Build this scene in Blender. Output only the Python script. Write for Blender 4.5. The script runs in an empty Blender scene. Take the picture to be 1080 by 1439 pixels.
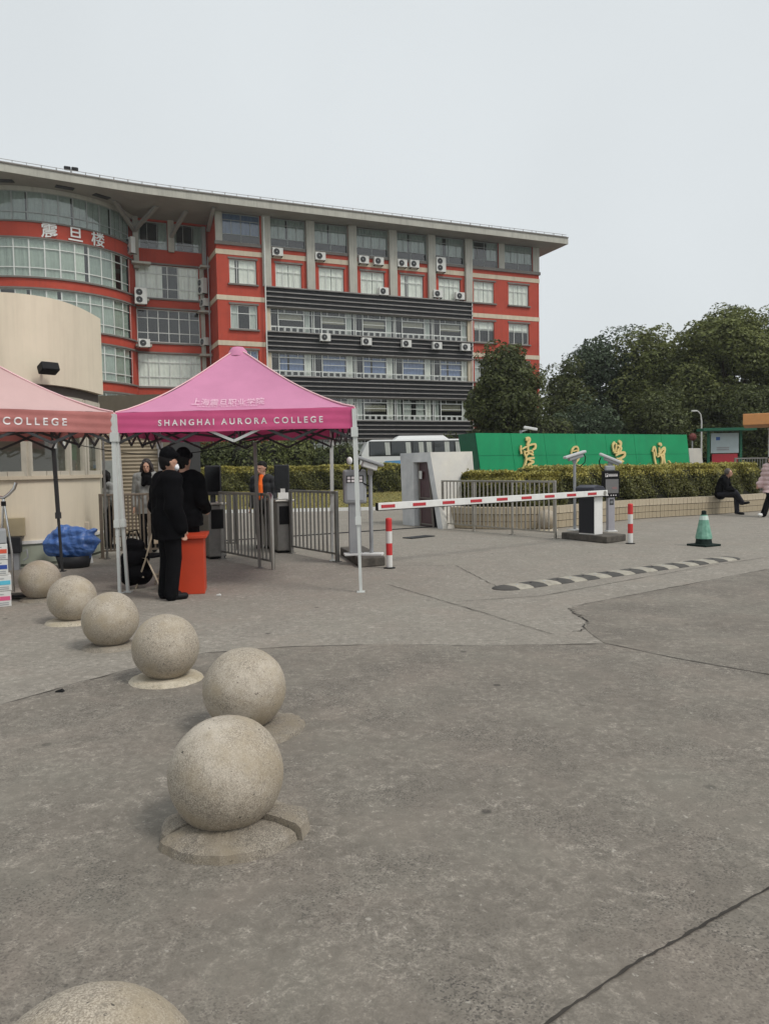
import bpy, bmesh, math, random
import numpy as np
from mathutils import Vector, Matrix, Euler

random.seed(7)
rng = np.random.default_rng(7)
R = math.radians
SC = bpy.context.scene
COL = SC.collection

# ------------------------------------------------------------------ camera, world, sun, exposure
CAM_H, FPX, PITCH, ROLL = 1.58, 1079.0, R(3.235), R(1.0)
cr, sr = math.cos(ROLL), math.sin(ROLL)
Rw, Uw, Fw = Vector((1, 0, 0)), Vector((0, math.sin(PITCH), math.cos(PITCH))), Vector((0, math.cos(PITCH), -math.sin(PITCH)))
camR, camU = cr * Rw - sr * Uw, sr * Rw + cr * Uw
cam = bpy.data.cameras.new('camera')
camo = bpy.data.objects.new('camera', cam)
COL.objects.link(camo)
m = Matrix.Identity(4)
for i in range(3):
    m[i][0], m[i][1], m[i][2] = camR[i], camU[i], -Fw[i]
m[2][3] = CAM_H
camo.matrix_world = m
cam.sensor_fit = 'VERTICAL'
cam.sensor_height = 36.0
cam.lens = FPX / 1439.0 * 36.0
cam.clip_start, cam.clip_end = 0.05, 3000
SC.camera = camo

SUN_EL, SUN_AZ = R(52), R(125)      # azimuth clockwise from +Y: behind the right shoulder
W = bpy.data.worlds.new('World')
SC.world = W
W.use_nodes = True
wn, wl = W.node_tree.nodes, W.node_tree.links
wn.clear()
sky = wn.new('ShaderNodeTexSky')
sky.sky_type = 'NISHITA'
sky.sun_disc = False
sky.sun_elevation, sky.sun_rotation = SUN_EL, SUN_AZ
sky.air_density, sky.dust_density, sky.ozone_density = 1.0, 4.0, 1.0
hsv = wn.new('ShaderNodeHueSaturation')
hsv.inputs['Saturation'].default_value = 0.25
mixw = wn.new('ShaderNodeMix')
mixw.data_type = 'RGBA'
mixw.inputs[0].default_value = 0.80
mixw.inputs[7].default_value = (6.4, 6.8, 6.98, 1)
# faint broad unevenness of the cloud layer
tcw = wn.new('ShaderNodeTexCoord')
nzw = wn.new('ShaderNodeTexNoise')
nzw.inputs['Scale'].default_value = 1.6
nzw.inputs['Detail'].default_value = 3
mrw = wn.new('ShaderNodeMapRange')
mrw.inputs[1].default_value, mrw.inputs[2].default_value = 0.3, 0.7
mrw.inputs[3].default_value, mrw.inputs[4].default_value = 0.94, 1.06
mulw = wn.new('ShaderNodeMix')
mulw.data_type = 'RGBA'
mulw.blend_type = 'MULTIPLY'
mulw.inputs[0].default_value = 1.0
bg = wn.new('ShaderNodeBackground')
bg.inputs['Strength'].default_value = 0.1
wo = wn.new('ShaderNodeOutputWorld')
wl.new(sky.outputs[0], hsv.inputs['Color'])
wl.new(hsv.outputs[0], mixw.inputs[6])
wl.new(tcw.outputs['Generated'], nzw.inputs['Vector'])
wl.new(nzw.outputs['Fac'], mrw.inputs[0])
wl.new(mixw.outputs[2], mulw.inputs[6])
wl.new(mrw.outputs[0], mulw.inputs[7])
wl.new(mulw.outputs[2], bg.inputs['Color'])
wl.new(bg.outputs[0], wo.inputs['Surface'])

sl = bpy.data.lights.new('sun', 'SUN')
sl.energy, sl.angle, sl.color = 1.4, R(16), (1.0, 0.95, 0.88)
so = bpy.data.objects.new('sun', sl)
COL.objects.link(so)
sd = Vector((math.sin(SUN_AZ) * math.cos(SUN_EL), math.cos(SUN_AZ) * math.cos(SUN_EL), math.sin(SUN_EL)))
so.rotation_euler = sd.to_track_quat('Z', 'Y').to_euler()
so.location = sd * 50
SC.view_settings.view_transform = 'Standard'
SC.view_settings.look = 'None'
SC.view_settings.exposure = 0.31
SC.view_settings.gamma = 1.0
SC.view_settings.use_curve_mapping = False
SC.render.engine = 'CYCLES'
SC.cycles.transparent_max_bounces = 12
SC.cycles.max_bounces = 8
HAZE = 0.00042


def ray(px, py):
    """direction of the sight line through a point of the survey photograph (1080 x 1439)"""
    x, y = (px - 540) / FPX, -(py - 719.5) / FPX
    return Vector(Fw + camR * x + camU * y)


def atz(px, py, z=0.0):
    d = ray(px, py)
    t = (z - CAM_H) / d.z
    return Vector((d.x * t, d.y * t, z))


def aty(px, py, Y):
    d = ray(px, py)
    t = Y / d.y
    return Vector((d.x * t, Y, CAM_H + d.z * t))


# ------------------------------------------------------------------ materials
MATS = {}


def mat(name, col, rough=0.7, spec=0.4, metal=0.0, var=0.0, vscale=6.0, col2=None, bump=0.0, bscale=40.0, island=0.0,
        streak=0.0, streak_col=(0.05, 0.045, 0.04), trans=0.0, obj=True):
    if name in MATS:
        return MATS[name]
    M = bpy.data.materials.new(name)
    MATS[name] = M
    M.use_nodes = True
    nt = M.node_tree
    N, L = nt.nodes, nt.links
    P = N['Principled BSDF']
    P.inputs['Roughness'].default_value = rough
    P.inputs['Specular IOR Level'].default_value = spec
    P.inputs['Metallic'].default_value = metal
    tc = N.new('ShaderNodeTexCoord')
    vec = tc.outputs['Object']
    cur = None

    def mixc(fac, a, b, blend='MIX'):
        x = N.new('ShaderNodeMix')
        x.data_type = 'RGBA'
        x.blend_type = blend
        if isinstance(fac, (int, float)):
            x.inputs[0].default_value = fac
        else:
            L.new(fac, x.inputs[0])
        for s, v in ((6, a), (7, b)):
            if isinstance(v, tuple):
                x.inputs[s].default_value = (*v[:3], 1)
            else:
                L.new(v, x.inputs[s])
        return x.outputs[2]
    base = tuple(col)
    cur = base
    if var > 0 or col2:
        nz = N.new('ShaderNodeTexNoise')
        nz.inputs['Scale'].default_value = vscale
        nz.inputs['Detail'].default_value = 6
        nz.inputs['Roughness'].default_value = 0.65
        L.new(vec, nz.inputs['Vector'])
        mr = N.new('ShaderNodeMapRange')
        mr.inputs[1].default_value, mr.inputs[2].default_value = 0.3, 0.7
        L.new(nz.outputs['Fac'], mr.inputs[0])
        lo = tuple(col2) if col2 else tuple(c * (1 - var) for c in base)
        hi = base if col2 else tuple(min(1, c * (1 + var)) for c in base)
        cur = mixc(mr.outputs[0], lo, hi)
    if streak > 0:
        mp = N.new('ShaderNodeMapping')
        mp.inputs['Scale'].default_value = (2.2, 2.2, 0.18)
        L.new(vec, mp.inputs['Vector'])
        ns = N.new('ShaderNodeTexNoise')
        ns.inputs['Scale'].default_value = 1.4
        ns.inputs['Detail'].default_value = 7
        ns.inputs['Roughness'].default_value = 0.7
        L.new(mp.outputs[0], ns.inputs['Vector'])
        ms = N.new('ShaderNodeMapRange')
        ms.inputs[1].default_value, ms.inputs[2].default_value = 0.48, 0.75
        ms.inputs[4].default_value = streak
        L.new(ns.outputs['Fac'], ms.inputs[0])
        cur = mixc(ms.outputs[0], cur, streak_col)
    if island > 0:
        g = N.new('ShaderNodeNewGeometry')
        mi = N.new('ShaderNodeMapRange')
        mi.inputs[3].default_value, mi.inputs[4].default_value = 1 - island, 1 + island
        L.new(g.outputs['Random Per Island'], mi.inputs[0])
        cur = mixc(1.0, cur, mi.outputs[0], 'MULTIPLY')
    if isinstance(cur, tuple):
        P.inputs['Base Color'].default_value = (*cur[:3], 1)
    else:
        L.new(cur, P.inputs['Base Color'])
    if bump > 0:
        nb = N.new('ShaderNodeTexNoise')
        nb.inputs['Scale'].default_value = bscale
        nb.inputs['Detail'].default_value = 4
        L.new(vec, nb.inputs['Vector'])
        b = N.new('ShaderNodeBump')
        b.inputs['Strength'].default_value = min(1, bump)
        b.inputs['Distance'].default_value = 0.02
        L.new(nb.outputs['Fac'], b.inputs['Height'])
        L.new(b.outputs[0], P.inputs['Normal'])
    if trans > 0:
        tr = N.new('ShaderNodeBsdfTranslucent')
        if isinstance(cur, tuple):
            tr.inputs['Color'].default_value = (*cur[:3], 1)
        else:
            L.new(cur, tr.inputs['Color'])
        mx = N.new('ShaderNodeMixShader')
        mx.inputs[0].default_value = trans
        L.new(P.outputs[0], mx.inputs[1])
        L.new(tr.outputs[0], mx.inputs[2])
        L.new(mx.outputs[0], N['Material Output'].inputs['Surface'])
    return M


def glass(name, tint=(0.75, 0.82, 0.80), gl=0.22, rough=0.03):
    if name in MATS:
        return MATS[name]
    M = bpy.data.materials.new(name)
    MATS[name] = M
    M.use_nodes = True
    N, L = M.node_tree.nodes, M.node_tree.links
    N.remove(N['Principled BSDF'])
    t = N.new('ShaderNodeBsdfTransparent')
    t.inputs['Color'].default_value = (*tint, 1)
    g = N.new('ShaderNodeBsdfGlossy')
    g.inputs['Roughness'].default_value = rough
    f = N.new('ShaderNodeFresnel')
    f.inputs['IOR'].default_value = 1.5
    a = N.new('ShaderNodeMath')
    a.operation = 'MULTIPLY_ADD'
    a.inputs[1].default_value = 0.9
    a.inputs[2].default_value = gl * 0.4
    L.new(f.outputs[0], a.inputs[0])
    x = N.new('ShaderNodeMixShader')
    gb = N.new('ShaderNodeNewGeometry')          # reflect on the outer face of the pane only
    inv = N.new('ShaderNodeMath')
    inv.operation = 'SUBTRACT'
    inv.inputs[0].default_value = 1.0
    L.new(gb.outputs['Backfacing'], inv.inputs[1])
    ml = N.new('ShaderNodeMath')
    ml.operation = 'MULTIPLY'
    L.new(a.outputs[0], ml.inputs[0])
    L.new(inv.outputs[0], ml.inputs[1])
    L.new(ml.outputs[0], x.inputs[0])
    L.new(t.outputs[0], x.inputs[1])
    L.new(g.outputs[0], x.inputs[2])
    L.new(x.outputs[0], N['Material Output'].inputs['Surface'])
    return M


def ground_mat(name, lo, hi, speck, stain):
    """weathered concrete: broad blotches, mid stains, pale scuffs and exposed grit"""
    M = bpy.data.materials.new(name)
    MATS[name] = M
    M.use_nodes = True
    N, L = M.node_tree.nodes, M.node_tree.links
    P = N['Principled BSDF']
    P.inputs['Roughness'].default_value = 0.88
    P.inputs['Specular IOR Level'].default_value = 0.3
    tc = N.new('ShaderNodeTexCoord')

    def noise(sc, det, ro, lo_, hi_, dist=0.0, ty=None):
        n = N.new('ShaderNodeTexNoise')
        n.inputs['Scale'].default_value = sc
        n.inputs['Detail'].default_value = det
        n.inputs['Roughness'].default_value = ro
        n.inputs['Distortion'].default_value = dist
        L.new(tc.outputs['Object'], n.inputs['Vector'])
        r = N.new('ShaderNodeMapRange')
        r.inputs[1].default_value, r.inputs[2].default_value = lo_, hi_
        L.new(n.outputs['Fac'], r.inputs[0])
        return r.outputs[0], n

    def mixc(f, a, b, blend='MIX', k=None):
        x = N.new('ShaderNodeMix')
        x.data_type = 'RGBA'
        x.blend_type = blend
        if k is not None:
            mm = N.new('ShaderNodeMath')
            mm.operation = 'MULTIPLY'
            mm.inputs[1].default_value = k
            L.new(f, mm.inputs[0])
            f = mm.outputs[0]
        L.new(f, x.inputs[0]) if not isinstance(f, float) else setattr(x.inputs[0], 'default_value', f)
        for s, v in ((6, a), (7, b)):
            if isinstance(v, tuple):
                x.inputs[s].default_value = (*v, 1)
            else:
                L.new(v, x.inputs[s])
        return x.outputs[2]
    f1, _ = noise(0.55, 6, 0.6, 0.38, 0.62, 0.4)
    c = mixc(f1, lo, hi)
    f2, _ = noise(2.2, 9, 0.7, 0.46, 0.66, 0.9)
    c = mixc(f2, c, tuple(x * stain * .82 for x in lo), k=0.85)
    f3, _ = noise(4.1, 9, 0.74, 0.51, 0.68, 1.2)
    c = mixc(f3, c, tuple(min(1, x * 1.5) for x in hi), k=0.9)
    f6, _ = noise(17, 7, 0.75, 0.4, 0.66, 0.6)
    c = mixc(f6, tuple(x * 0.5 for x in lo), c)
    f7, _ = noise(9, 7, 0.75, 0.58, 0.72, 1.5)
    c = mixc(f7, c, tuple(min(1, x * 1.6) for x in hi), k=0.7)
    f4, n4 = noise(95, 3, 0.7, 0.36, 0.64)
    c = mixc(f4, tuple(x * 0.6 for x in lo), c, k=None)
    # grit
    v = N.new('ShaderNodeTexVoronoi')
    v.inputs['Scale'].default_value = 150
    L.new(tc.outputs['Object'], v.inputs['Vector'])
    sep = N.new('ShaderNodeSeparateColor')
    L.new(v.outputs['Color'], sep.inputs[0])
    mv = N.new('ShaderNodeMapRange')
    mv.inputs[1].default_value, mv.inputs[2].default_value = 0.55, 1.0
    mv.inputs[4].default_value = speck
    L.new(sep.outputs[0], mv.inputs[0])
    f5, _ = noise(1.3, 4, 0.6, 0.42, 0.62)
    mm = N.new('ShaderNodeMath')
    mm.operation = 'MULTIPLY'
    L.new(mv.outputs[0], mm.inputs[0])
    L.new(f5, mm.inputs[1])
    c = mixc(mm.outputs[0], c, (0.055, 0.05, 0.047))
    # a few dark spots (gum, oil)
    v2 = N.new('ShaderNodeTexVoronoi')
    v2.inputs['Scale'].default_value = 1.7
    L.new(tc.outputs['Object'], v2.inputs['Vector'])
    s2 = N.new('ShaderNodeMapRange')
    s2.inputs[1].default_value, s2.inputs[2].default_value = 0.035, 0.06
    s2.inputs[3].default_value, s2.inputs[4].default_value = 0.75, 0.0
    L.new(v2.outputs['Distance'], s2.inputs[0])
    c = mixc(s2.outputs[0], c, (0.045, 0.04, 0.037))
    # rusty and pale tinges
    f8, _ = noise(0.9, 5, 0.6, 0.48, 0.72, 0.5)
    c = mixc(f8, c, (0.25, 0.24, 0.2), k=0.3)
    fa, _ = noise(1.4, 5, 0.6, 0.5, 0.72, 0.5)
    c = mixc(fa, c, (0.29, 0.24, 0.2), k=0.3)
    f9, _ = noise(30, 3, 0.6, 0.66, 0.72, 0.3)
    c = mixc(f9, c, (0.45, 0.42, 0.37), k=0.5)
    L.new(c, P.inputs['Base Color'])
    b = N.new('ShaderNodeBump')
    b.inputs['Strength'].default_value = 0.55
    b.inputs['Distance'].default_value = 0.006
    L.new(n4.outputs['Fac'], b.inputs['Height'])
    L.new(b.outputs[0], P.inputs['Normal'])
    return M


def stone_mat(name, col, dark):
    M = bpy.data.materials.new(name)
    MATS[name] = M
    M.use_nodes = True
    N, L = M.node_tree.nodes, M.node_tree.links
    P = N['Principled BSDF']
    P.inputs['Roughness'].default_value = 0.85
    tc = N.new('ShaderNodeTexCoord')
    oi = N.new('ShaderNodeObjectInfo')
    ad = N.new('ShaderNodeVectorMath')
    ad.operation = 'ADD'
    L.new(tc.outputs['Object'], ad.inputs[0])
    L.new(oi.outputs['Random'], ad.inputs[1])

    def noise(sc, det, lo_, hi_, ro=0.6):
        n = N.new('ShaderNodeTexNoise')
        n.inputs['Scale'].default_value = sc
        n.inputs['Detail'].default_value = det
        n.inputs['Roughness'].default_value = ro
        L.new(ad.outputs[0], n.inputs['Vector'])
        r = N.new('ShaderNodeMapRange')
        r.inputs[1].default_value, r.inputs[2].default_value = lo_, hi_
        L.new(n.outputs['Fac'], r.inputs[0])
        return r.outputs[0], n

    def mixc(f, a, b):
        x = N.new('ShaderNodeMix')
        x.data_type = 'RGBA'
        L.new(f, x.inputs[0])
        for s, v in ((6, a), (7, b)):
            if isinstance(v, tuple):
                x.inputs[s].default_value = (*v, 1)
            else:
                L.new(v, x.inputs[s])
        return x.outputs[2]
    f1, _ = noise(210, 3, 0.38, 0.62)
    f2, _ = noise(5, 6, 0.45, 0.75)
    f3, n3 = noise(55, 3, 0.66, 0.72)
    c = mixc(f1, dark, col)
    f4, _ = noise(60, 5, 0.5, 0.68, 0.7)
    c = mixc(f4, c, tuple(x * 0.42 for x in col))
    f5, _ = noise(3.2, 4, 0.5, 0.7)
    f5m = N.new('ShaderNodeMath')
    f5m.operation = 'MULTIPLY'
    f5m.inputs[1].default_value = .55
    L.new(f5, f5m.inputs[0])
    c = mixc(f5m.outputs[0], c, tuple(min(1, x * 1.25) for x in (col[0] * .98, col[1], col[2] * 1.05)))
    c = mixc(f2, c, (col[0] * .66, col[1] * .62, col[2] * .54))
    c = mixc(f3, c, (0.07, 0.06, 0.05))
    L.new(c, P.inputs['Base Color'])
    b = N.new('ShaderNodeBump')
    b.inputs['Strength'].default_value = 0.5
    b.inputs['Distance'].default_value = 0.004
    L.new(n3.outputs['Fac'], b.inputs['Height'])
    L.new(b.outputs[0], P.inputs['Normal'])
    return M


RED = mat('red_render', (0.41, 0.055, 0.03), 0.75, var=0.12, vscale=0.7, streak=0.35, streak_col=(0.16, 0.03, 0.02))
CREAM = mat('cream_render', (0.58, 0.5, 0.38), 0.8, var=0.1, vscale=1.0, streak=0.35, streak_col=(0.24, 0.2, 0.15))
CONC = mat('grey_concrete', (0.42, 0.41, 0.36), 0.85, var=0.12, vscale=0.8, streak=0.45, streak_col=(0.17, 0.16, 0.14))
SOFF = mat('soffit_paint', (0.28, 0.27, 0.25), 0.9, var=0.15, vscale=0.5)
GREYTRIM = mat('grey_trim', (0.17, 0.155, 0.14), 0.8, var=0.15, vscale=3)
LOUV = mat('dark_louvre', (0.012, 0.012, 0.014), 0.6, var=0.2, vscale=1.5)
LOUVLIP = mat('louvre_lip', (0.23, 0.22, 0.21), 0.6, var=0.2, vscale=2)  # sky light on the slat edges is put into this paler grey
ALU = mat('white_aluminium', (0.62, 0.64, 0.61), 0.45, var=0.06)
ALUDARK = mat('grey_aluminium', (0.3, 0.32, 0.31), 0.45, var=0.08)
PANE = glass('window_glass', (0.95, 0.97, 0.96), 0.16)
PANEDR = glass('greenish_glass', (0.83, 0.875, 0.855), 0.2)
PANEDK = glass('tinted_glass', (0.84, 0.88, 0.87), 0.2)
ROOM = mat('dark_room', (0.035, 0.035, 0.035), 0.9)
CURT = mat('pale_curtain', (0.78, 0.77, 0.71), 0.9, var=0.1, vscale=2)
CURTG = mat('grey_curtain', (0.46, 0.48, 0.45), 0.9, var=0.12, vscale=2)
CURTB = mat('blue_curtain', (0.16, 0.21, 0.36), 0.9, var=0.12, vscale=2)
ACW = mat('ac_casing', (0.62, 0.62, 0.59), 0.5, var=0.06, streak=0.25, streak_col=(0.3, 0.27, 0.22))
BLACKM = mat('black_metal', (0.01, 0.01, 0.011), 0.5, 0.15)
STEEL = mat('stainless_steel', (0.5, 0.48, 0.44), 0.32, metal=1.0, var=0.1, vscale=5)
STEELD = mat('dull_steel', (0.26, 0.25, 0.235), 0.42, metal=0.85, var=0.15, vscale=5)
WHITEP = mat('white_paint', (0.72, 0.72, 0.7), 0.4, var=0.05, vscale=8, streak=0.15, streak_col=(0.4, 0.38, 0.34))
REDP = mat('red_paint', (0.55, 0.035, 0.035), 0.45, var=0.08)
GREYP = mat('grey_paint', (0.3, 0.31, 0.32), 0.5, var=0.08)
DKGREY = mat('dark_grey_paint', (0.03, 0.031, 0.034), 0.5, 0.2, var=0.1)
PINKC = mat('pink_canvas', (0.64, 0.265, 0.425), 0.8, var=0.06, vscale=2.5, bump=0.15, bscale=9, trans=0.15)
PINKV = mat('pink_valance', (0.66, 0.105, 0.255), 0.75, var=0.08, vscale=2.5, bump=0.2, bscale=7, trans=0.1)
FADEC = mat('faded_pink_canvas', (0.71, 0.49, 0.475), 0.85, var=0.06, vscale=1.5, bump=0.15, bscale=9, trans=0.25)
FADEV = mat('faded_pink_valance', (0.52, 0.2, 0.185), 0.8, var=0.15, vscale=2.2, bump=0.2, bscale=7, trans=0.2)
PIPING = mat('pale_piping', (0.78, 0.5, 0.52), 0.7)
PRINT = mat('white_print', (0.8, 0.76, 0.76), 0.7)
FAINT = mat('faint_print', (0.78, 0.52, 0.62), 0.7)
TENTLEG = mat('tent_leg_paint', (0.58, 0.6, 0.58), 0.4, var=0.06, vscale=6)
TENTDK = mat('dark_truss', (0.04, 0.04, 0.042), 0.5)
GREENP = mat('green_panel', (0.006, 0.3, 0.118), 0.5, var=0.12, vscale=0.8, streak=0.2, streak_col=(0.02, 0.1, 0.06))
GREEND = mat('dark_green_panel', (0.01, 0.11, 0.06), 0.5, var=0.1)
GOLD = mat('gold_letter', (0.78, 0.6, 0.26), 0.4, var=0.12, vscale=6)
MARBLE = mat('marble', (0.66, 0.66, 0.65), 0.55, col2=(0.45, 0.46, 0.47), vscale=1.8, bump=0.1, bscale=12, streak=0.2, streak_col=(0.2, 0.18, 0.16))
MARBLEW = mat('warm_marble', (0.6, 0.57, 0.5), 0.5, col2=(0.47, 0.46, 0.44), vscale=1.3, streak=0.2, streak_col=(0.3, 0.27, 0.22))
DOORM = mat('maroon_door', (0.06, 0.022, 0.025), 0.4, var=0.2, vscale=3)
TILE = mat('buff_tile', (0.39, 0.325, 0.225), 0.55, var=0.25, vscale=1.4, streak=0.3, streak_col=(0.18, 0.14, 0.1))
MORTAR = mat('dark_mortar', (0.08, 0.07, 0.06), 0.9)
BEIGE = mat('beige_render', (0.69, 0.61, 0.475), 0.8, var=0.06, vscale=0.9, streak=0.22, streak_col=(0.3, 0.25, 0.18))
SHUTTER = mat('shutter_slat', (0.34, 0.28, 0.2), 0.6, var=0.12, vscale=3)
KERB = mat('old_kerb', (0.13, 0.115, 0.095), 0.9, col2=(0.05, 0.045, 0.04), vscale=5, bump=0.5, bscale=25)
BLACKCL = mat('black_cloth', (0.004, 0.004, 0.005), 0.9, 0.08, var=0.3, vscale=9)
BLACKTR = mat('black_trousers', (0.006, 0.006, 0.007), 0.9, 0.08, var=0.3, vscale=9)
SKIN = mat('skin', (0.48, 0.27, 0.19), 0.55, var=0.08, vscale=14)
HAIR = mat('black_hair', (0.006, 0.005, 0.005), 0.55, 0.15, var=0.4, vscale=30)
GREYHAIR = mat('grey_hair', (0.1, 0.085, 0.075), 0.6, var=0.4, vscale=30)
MASKM = mat('white_mask', (0.75, 0.77, 0.8), 0.8)
ORANGE = mat('orange_shirt', (0.78, 0.13, 0.01), 0.8, var=0.1, vscale=8)
PINKCOAT = mat('pale_pink_coat', (0.6, 0.44, 0.43), 0.75, var=0.08, vscale=7)
WHITESH = mat('white_shoe', (0.75, 0.75, 0.73), 0.6)
WHITECL = mat('white_cloth', (0.6, 0.6, 0.57), 0.85)
LEAFD = mat('dark_leaf', (0.112, 0.128, 0.044), 0.6, 0.3, island=0.5, col2=(0.068, 0.084, 0.03), vscale=0.35, trans=0.3)
LEAFO = mat('olive_leaf', (0.18, 0.195, 0.06), 0.6, 0.3, island=0.5, col2=(0.10, 0.122, 0.04), vscale=0.35, trans=0.3)
LEAFB = mat('bluish_leaf', (0.09, 0.122, 0.064), 0.6, 0.3, island=0.5, col2=(0.06, 0.086, 0.05), vscale=0.35, trans=0.3)
LEAFH = mat('hedge_leaf', (0.18, 0.175, 0.056), 0.55, 0.35, island=0.7, col2=(0.09, 0.1, 0.034), vscale=1.2, trans=0.3)
LEAFHT = mat('lit_hedge_leaf', (0.44, 0.385, 0.1), 0.55, 0.35, island=0.5, col2=(0.27, 0.255, 0.07), vscale=1.2, trans=0.2)  # lit hedge top: the light is put into a paler leaf colour
BARK = mat('bark', (0.06, 0.048, 0.035), 0.9, var=0.3, vscale=8, bump=0.4, bscale=20)
TWIGSHADE = mat('twig_shade', (0.02, 0.02, 0.012), 0.95)  # dark filling of hedges and bushes: inner shade as colour, also twigs
GRASS = mat('winter_grass', (0.22, 0.18, 0.05), 0.9, col2=(0.12, 0.12, 0.035), vscale=1.5, bump=0.5, bscale=40)
STONE = stone_mat('ball_stone', (0.5, 0.44, 0.355), (0.22, 0.184, 0.145))
RINGST = stone_mat('ring_stone', (0.34, 0.3, 0.245), (0.11, 0.094, 0.074))
RINGPALE = stone_mat('pale_ring_stone', (0.55, 0.49, 0.38), (0.36, 0.31, 0.24))


# ------------------------------------------------------------------ mesh builder
def frame(d, up=Vector((0, 0, 1))):
    d = Vector(d).normalized()
    if abs(d.dot(up)) > 0.995:
        up = Vector((0, 1, 0))
    x = d.cross(up).normalized()
    y = d.cross(x).normalized()
    return x, y, d


class MB:
    def __init__(s):
        s.v, s.f, s.m, s.sm = [], [], [], []
        s.mats = []
        s.cur = 0

    def use(s, M):
        if M not in s.mats:
            s.mats.append(M)
        s.cur = s.mats.index(M)
        return s

    def add(s, vs, fs, smooth=False):
        o = len(s.v)
        s.v += [tuple(v) for v in vs]
        for f in fs:
            s.f.append(tuple(i + o for i in f))
            s.m.append(s.cur)
            s.sm.append(smooth)
        return s

    def box(s, c, d, rot=0.0, tilt=None):
        hx, hy, hz = d[0] / 2, d[1] / 2, d[2] / 2
        M = Matrix.Rotation(rot, 3, 'Z')
        if tilt is not None:
            M = M @ tilt
        vs = [Vector(c) + M @ Vector((x * hx, y * hy, z * hz)) for z in (-1, 1) for y in (-1, 1) for x in (-1, 1)]
        return s.add(vs, [(0, 2, 3, 1), (4, 5, 7, 6), (0, 1, 5, 4), (2, 6, 7, 3), (0, 4, 6, 2), (1, 3, 7, 5)])

    def bx(s, x0, x1, y0, y1, z0, z1):
        return s.box(((x0 + x1) / 2, (y0 + y1) / 2, (z0 + z1) / 2), (x1 - x0, y1 - y0, z1 - z0))

    def bar(s, a, b, w, h=None, up=Vector((0, 0, 1))):
        h = w if h is None else h
        a, b = Vector(a), Vector(b)
        x, y, d = frame(b - a, up)
        vs = []
        for p in (a, b):
            for sx, sy in ((-1, -1), (1, -1), (1, 1), (-1, 1)):
                vs.append(p + x * sx * w / 2 + y * sy * h / 2)
        return s.add(vs, [(3, 2, 1, 0), (4, 5, 6, 7), (0, 1, 5, 4), (1, 2, 6, 5), (2, 3, 7, 6), (3, 0, 4, 7)])

    def tube(s, pts, r, n=8, caps=True, smooth=True):
        pts = [Vector(p) for p in pts]
        rs = r if isinstance(r, (list, tuple)) else [r] * len(pts)
        vs, fs = [], []
        px = None
        for i, p in enumerate(pts):
            d = (pts[min(i + 1, len(pts) - 1)] - pts[max(i - 1, 0)])
            if d.length < 1e-9:
                d = Vector((0, 0, 1))
            d.normalize()
            if px is None:
                x, y, _ = frame(d)
            else:
                x = (px - d * px.dot(d))
                x = x.normalized() if x.length > 1e-6 else frame(d)[0]
                y = d.cross(x)
            px = x
            for k in range(n):
                a = 2 * math.pi * k / n
                vs.append(p + (x * math.cos(a) + y * math.sin(a)) * rs[i])
        for i in range(len(pts) - 1):
            for k in range(n):
                k2 = (k + 1) % n
                fs.append((i * n + k, i * n + k2, (i + 1) * n + k2, (i + 1) * n + k))
        s.add(vs, fs, smooth)
        if caps:
            s.add(vs[:n], [tuple(reversed(range(n)))])
            s.add(vs[-n:], [tuple(range(n))])
        return s

    def lathe(s, prof, n=24, c=(0, 0, 0), smooth=True, a0=0.0, a1=2 * math.pi):
        full = abs(a1 - a0 - 2 * math.pi) < 1e-6
        cnt = n if full else n + 1
        vs, fs = [], []
        for r, z in prof:
            for k in range(cnt):
                a = a0 + (a1 - a0) * k / n
                vs.append((c[0] + r * math.cos(a), c[1] + r * math.sin(a), c[2] + z))
        for i in range(len(prof) - 1):
            for k in range(n):
                k2 = (k + 1) % cnt
                fs.append((i * cnt + k, i * cnt + k2, (i + 1) * cnt + k2, (i + 1) * cnt + k))
        return s.add(vs, fs, smooth)

    def prism(s, poly, z0, z1):
        n = len(poly)
        vs = [(p[0], p[1], z0) for p in poly] + [(p[0], p[1], z1) for p in poly]
        fs = [tuple(reversed(range(n))), tuple(range(n, 2 * n))] + [(i, (i + 1) % n, n + (i + 1) % n, n + i) for i in range(n)]
        return s.add(vs, fs)

    def hexa(s, b, t):
        """solid between two loops of equal length"""
        n = len(b)
        fs = [tuple(reversed(range(n))), tuple(range(n, 2 * n))] + [(i, (i + 1) % n, n + (i + 1) % n, n + i) for i in range(n)]
        return s.add(list(b) + list(t), fs)

    def sphere(s, c, r, n=16, sc=(1, 1, 1)):
        prof = []
        vs, fs = [], []
        m_ = max(4, n // 2)
        for i in range(m_ + 1):
            t = math.pi * i / m_
            for k in range(n):
                a = 2 * math.pi * k / n
                vs.append((c[0] + r * sc[0] * math.sin(t) * math.cos(a), c[1] + r * sc[1] * math.sin(t) * math.sin(a), c[2] + r * sc[2] * math.cos(t)))
        for i in range(m_):
            for k in range(n):
                k2 = (k + 1) % n
                fs.append((i * n + k, (i + 1) * n + k, (i + 1) * n + k2, i * n + k2))
        return s.add(vs, fs, True)

    def mesh(s, name, M=None):
        me = bpy.data.meshes.new(name)
        me.from_pydata(s.v, [], s.f)
        ms = s.mats if s.mats else [M]
        for x in ms:
            me.materials.append(x)
        if len(s.f):
            me.polygons.foreach_set('material_index', s.m)
            me.polygons.foreach_set('use_smooth', s.sm)
        me.update()
        return me

    def build(s, name, M=None, parent=None, loc=None, rot=None, bevel=0.0, **kw):
        return put(name, s.mesh(name, M), parent, loc, rot, bevel, **kw)


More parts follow.
